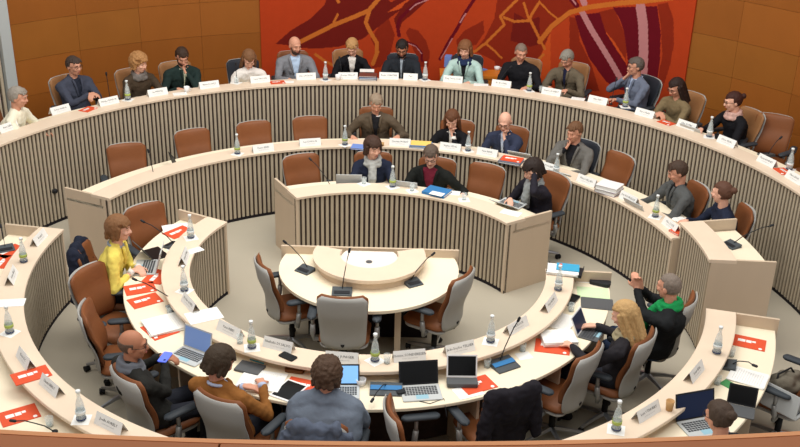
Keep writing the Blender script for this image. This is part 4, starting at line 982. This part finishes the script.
tablet(2.160, -0.549, W, -8, 'closed black laptop on the right worktop', w=.30, d=.21, frame=M_plast, screen=M_plast)
flat('pouch', 2.256, -0.146, W, -25, .20, .11, .035, M_mic, 'black pouch at the right end of the inner worktop', 'pouch', rad=.03)
flat('tablet_case', 1.897, -0.487, W, 60, .22, .16, .02, M_scrdark, 'black folder beneath the right ledge', 'folder')
flat('tablet_case', -0.908, -1.817, W, -20, .22, .15, .02, M_plast, 'dark folder with teal pen before the man in brown jacket', 'folder')
flat('pen', -0.860, -1.739, W+.021, -25, .14, .009, .009, mat('teal', (60, 160, 180), .4), 'teal pen on the dark folder', 'pen')
flat('phone', -0.594, -1.799, L, 55, .08, .15, .01, M_scrdark, 'black phone lying on the inner ledge', 'phone', rad=.012)
flat('phone', -1.567, -1.945, .915, -10, .075, .15, .009, mat('phone_lit', (90, 110, 220), .3, emit=.6), 'phone with lit blue screen held by the balding man', 'phone', rad=.012)
flat('pouch', -0.536, -1.828, W, -10, .16, .08, .03, cloth('pouchb', (120, 82, 52)), 'brown pouch under the ledge left of the shawl woman', 'pouch', rad=.02)
flat('charger', 0.340, -2.119, W, 20, .07, .05, .03, M_mic, 'black charger beside the open silver laptop', 'charger', rad=.01)
flat('pen', 0.331, -2.034, W+.001, -40, .12, .012, .010, M_blue, 'blue marker beside the charger', 'pen')
# papers
for x, y, rot, lab, w_, d_, h_ in [
 (-1.728, 0.112, 41, 'loose white sheet before the left tip name card', .16, .10, .002),
 ]: paper(x, y, L, rot, lab, w_, d_, h=h_)
booklet(-1.780, -1.235, W, -50, 'red sheets under the white paper stack on the left worktop', .28, .24)
paper(-1.761, -1.165, W+.006, -60, 'stack of white papers over red sheets on the left worktop', .30, .32, h=.02)
paper(-1.401, -1.170, L, -62, 'white paper lying across the inner ledge', .21, .30, h=.004)
paper(-2.084, 0.867, W, -70, 'white sheet on the left end of the inner worktop', .20, .28, h=.002)
paper(-1.967, 0.413, W, -60, 'white sheet under the left microphone', .20, .24, h=.002)
paper(-0.786, -1.988, W, -12, 'spread papers the man in brown jacket writes on', .36, .27, h=.010)
paper(0.877, -2.065, W-.0005, 25, 'white papers under the tablet stand', .22, .16, h=.004)
_q = (1.644, -1.340, -10)
booklet(_q[0], _q[1], W, _q[2], 'orange red booklet sticking out under the thick dossier', .30, .22)
paper(1.706, -1.237, W+.006, 8, 'thick open dossier of white pages', .30, .22, h=.045)
paper(1.776, -0.904, W, -30, 'white papers with orange edge above the thick dossier', .24, .30, h=.008)
paper(1.382, -1.499, W, 20, 'white note under the glass at right', .13, .11, h=.001, lines=False)
paper(2.157, -0.334, W, -5, 'pale green sheet on the right worktop', .30, .22, h=.002, m_=mat('pale_green', (206, 228, 182), .7))
paper(2.131, -0.070, W, -5, 'white notes at the right end of the inner worktop', .20, .12, h=.004)
paper(3.217, -1.747, W, 60, 'white paper over a green folder on the right outer worktop', .24, .30, h=.012)
flat('folder', 3.077, -1.916, W, 40, .10, .28, .004, mat('green_folder', (70, 140, 84), .6), 'green and purple folder under the white paper', 'folder')
paper(-3.142, -1.034, L, 10, 'white sheets on the left outer ledge', .24, .14, h=.003)
paper(1.503, 1.241, L, -28, 'white sheets on the right end of the centre desk', .22, .13, h=.003)
paper(0.888, 1.758, L, -10, 'white sheet before the burgundy top woman', .16, .12, h=.002)
paper(-1.298, 4.604, B, 3, 'white sheet before the grey blazer man', .16, .10, h=.003)
paper(2.631, 4.191, B, -18, 'white sheet before the person in taupe blazer', .18, .12, h=.003)
paper(-2.645, 3.935, B, 20, 'white sheet before the dark green sweater man', .18, .12, h=.003)
paper(1.364, 4.712, B, -4, 'white sheet beside the mint cardigan woman', .20, .10, h=.006)
paper(3.431, 1.369, W+.02, -40, 'cream papers before the woman in navy sweater', .24, .16, h=.006)
# folders and books
binder(0.706, 1.745, L, 62, 'blue folder on the centre desk', M_blue, .22, .28, .03)
flat('document', 0.702, 1.650, L+.0315, 62, .10, .16, .0012, M_white, 'white leaflet on the blue folder', 'papers')
binder(-0.222, 3.135, W+.116, -8, 'blue and white folder before the man in quilted jacket', mat('bluefolder', (110, 140, 205), .6), .24, .16, .02)
binder(0.535, 3.267, W+.116, -6, 'blue folder under the yellow one on the middle desk', mat('bluefolder2', (84, 120, 160), .6), .28, .20, .025)
flat('envelope', 0.534, 3.295, L+.026, -4, .26, .17, .004, mat('yellow_envelope', (244, 204, 110), .6), 'yellow envelope on the blue folder of the middle desk', 'envelope')
binder(1.638, 2.788, L, -22, 'grey folder under the orange red booklet', mat('greyfolder', (104, 112, 128), .6), .28, .20, .025)
booklet(1.651, 2.814, L+.026, -20, 'orange red booklet on the grey folder of the middle desk', .26, .18)
for i, (hh, m_, lab) in enumerate(((.022, mat('book_plum', (70, 40, 60), .6), 'dark plum book, lowest of the stack on the back desk'), (.018, M_blue, 'blue book in the middle of the stack on the back desk'), (.018, mat('book_brown', (110, 60, 50), .6), 'brown book near the top of the stack on the back desk'))):
    binder(-0.207, 4.851, B+.0225*i+(.001*i), rnd.random()*6-3, lab, m_, .25, .17, hh, name='book')
paper(-0.229, 5.032, B+.066, 2, 'white document on top of the book stack', .20, .14, h=.004)
for i, hh in enumerate((.045, .05)):
    binder(2.691, 1.914, L+.047*i, -40+6*i, ('lower plum and white file of the thick stack', 'upper white file of the thick stack')[i], (mat('plumfile', (130, 112, 124), .7), M_whiteplast)[i], .26, .22, hh, name='file')
binder(3.219, 0.841, L, -60, 'red and white file in front of the lectern side', M_red, .14, .10, .02) 
t = thing('document_tray', (1.909, -0.114, L), R(-16), 'black tray with papers on the right tip of the inner ring', 'tray')
m = MB(); m.box(-.17, .17, -.11, .11, 0, .006); m.box(-.17, -.165, -.11, .11, .006, .03); m.box(.165, .17, -.11, .11, .006, .03); m.box(-.165, .165, -.11, -.105, .006, .03); m.obj('tray', M_mic, t)
paper(1.885, -0.133, L+.007, -12, 'white papers in the black tray', .30, .20, h=.025)
t = thing('booklet', (1.935, -0.105, L+.034), R(-10), 'turquoise booklet on the papers in the black tray', 'booklet')
m = MB(); m.box(-.11, .11, -.075, .075, 0, .006); m.obj('cover', mat('turquoise', (60, 160, 200), .5), t); m = MB(); m.lathe([(.016, .006), (.016, .007)], 14, (-.07, .045, 0)); m.obj('emblem', M_red, t)
# side table against the wall behind the back row
t = thing('side_table', (1.305, 5.801, FB), 0, 'orange wood side table behind the mint cardigan woman', 'table')
WD = mat('orange_wood', (206, 122, 40), .5, var=.1)
m = MB(); m.box(-.48, .48, -.18, .18, .68, .72); m.obj('tabletop', WD, t); m = MB(); m.box(-.46, .46, -.165, -.145, .56, .68); m.obj('apron', WD, t)
for sx in (-1, 1):
    for sy in (-1, 1): m = MB(); m.box(sx*.45-.02, sx*.45+.02, sy*.15-.02, sy*.15+.02, 0, .68); m.obj('leg', WD, t)
mug(1.689, 5.970, FB+.72, 'white coffee cup on the orange side table', handle=True, r=.045, h=.05)
flat('folder', 1.462, 5.948, FB+.72, 40, .14, .10, .01, mat('bluefolder', (110, 140, 205), .6), 'blue leaflet on the side table', 'folder')
flat('folder', 0.957, 6.115, FB+.72, 80, .14, .10, .16, mat('bluefolder', (110, 140, 205), .6), 'blue box on the left of the side table', 'box')
laptop(3.540, -1.809, .50, 130, 'silver laptop standing on the chair at the lower right edge', w=.32, d=.2, ang=80)
# cable
m = MB(); m.tube([(0.364, -2.173, W+.004), (0.569, -2.246, W+.004), (0.681, -2.172, W+.006), (0.700, -2.347, .70)], .003, 6); tag(m.obj('cable', M_mic, None, True), 'thin black cable hanging off the worktop by the black laptop', 'cable')
bpy.data.scenes.remove(SCR)
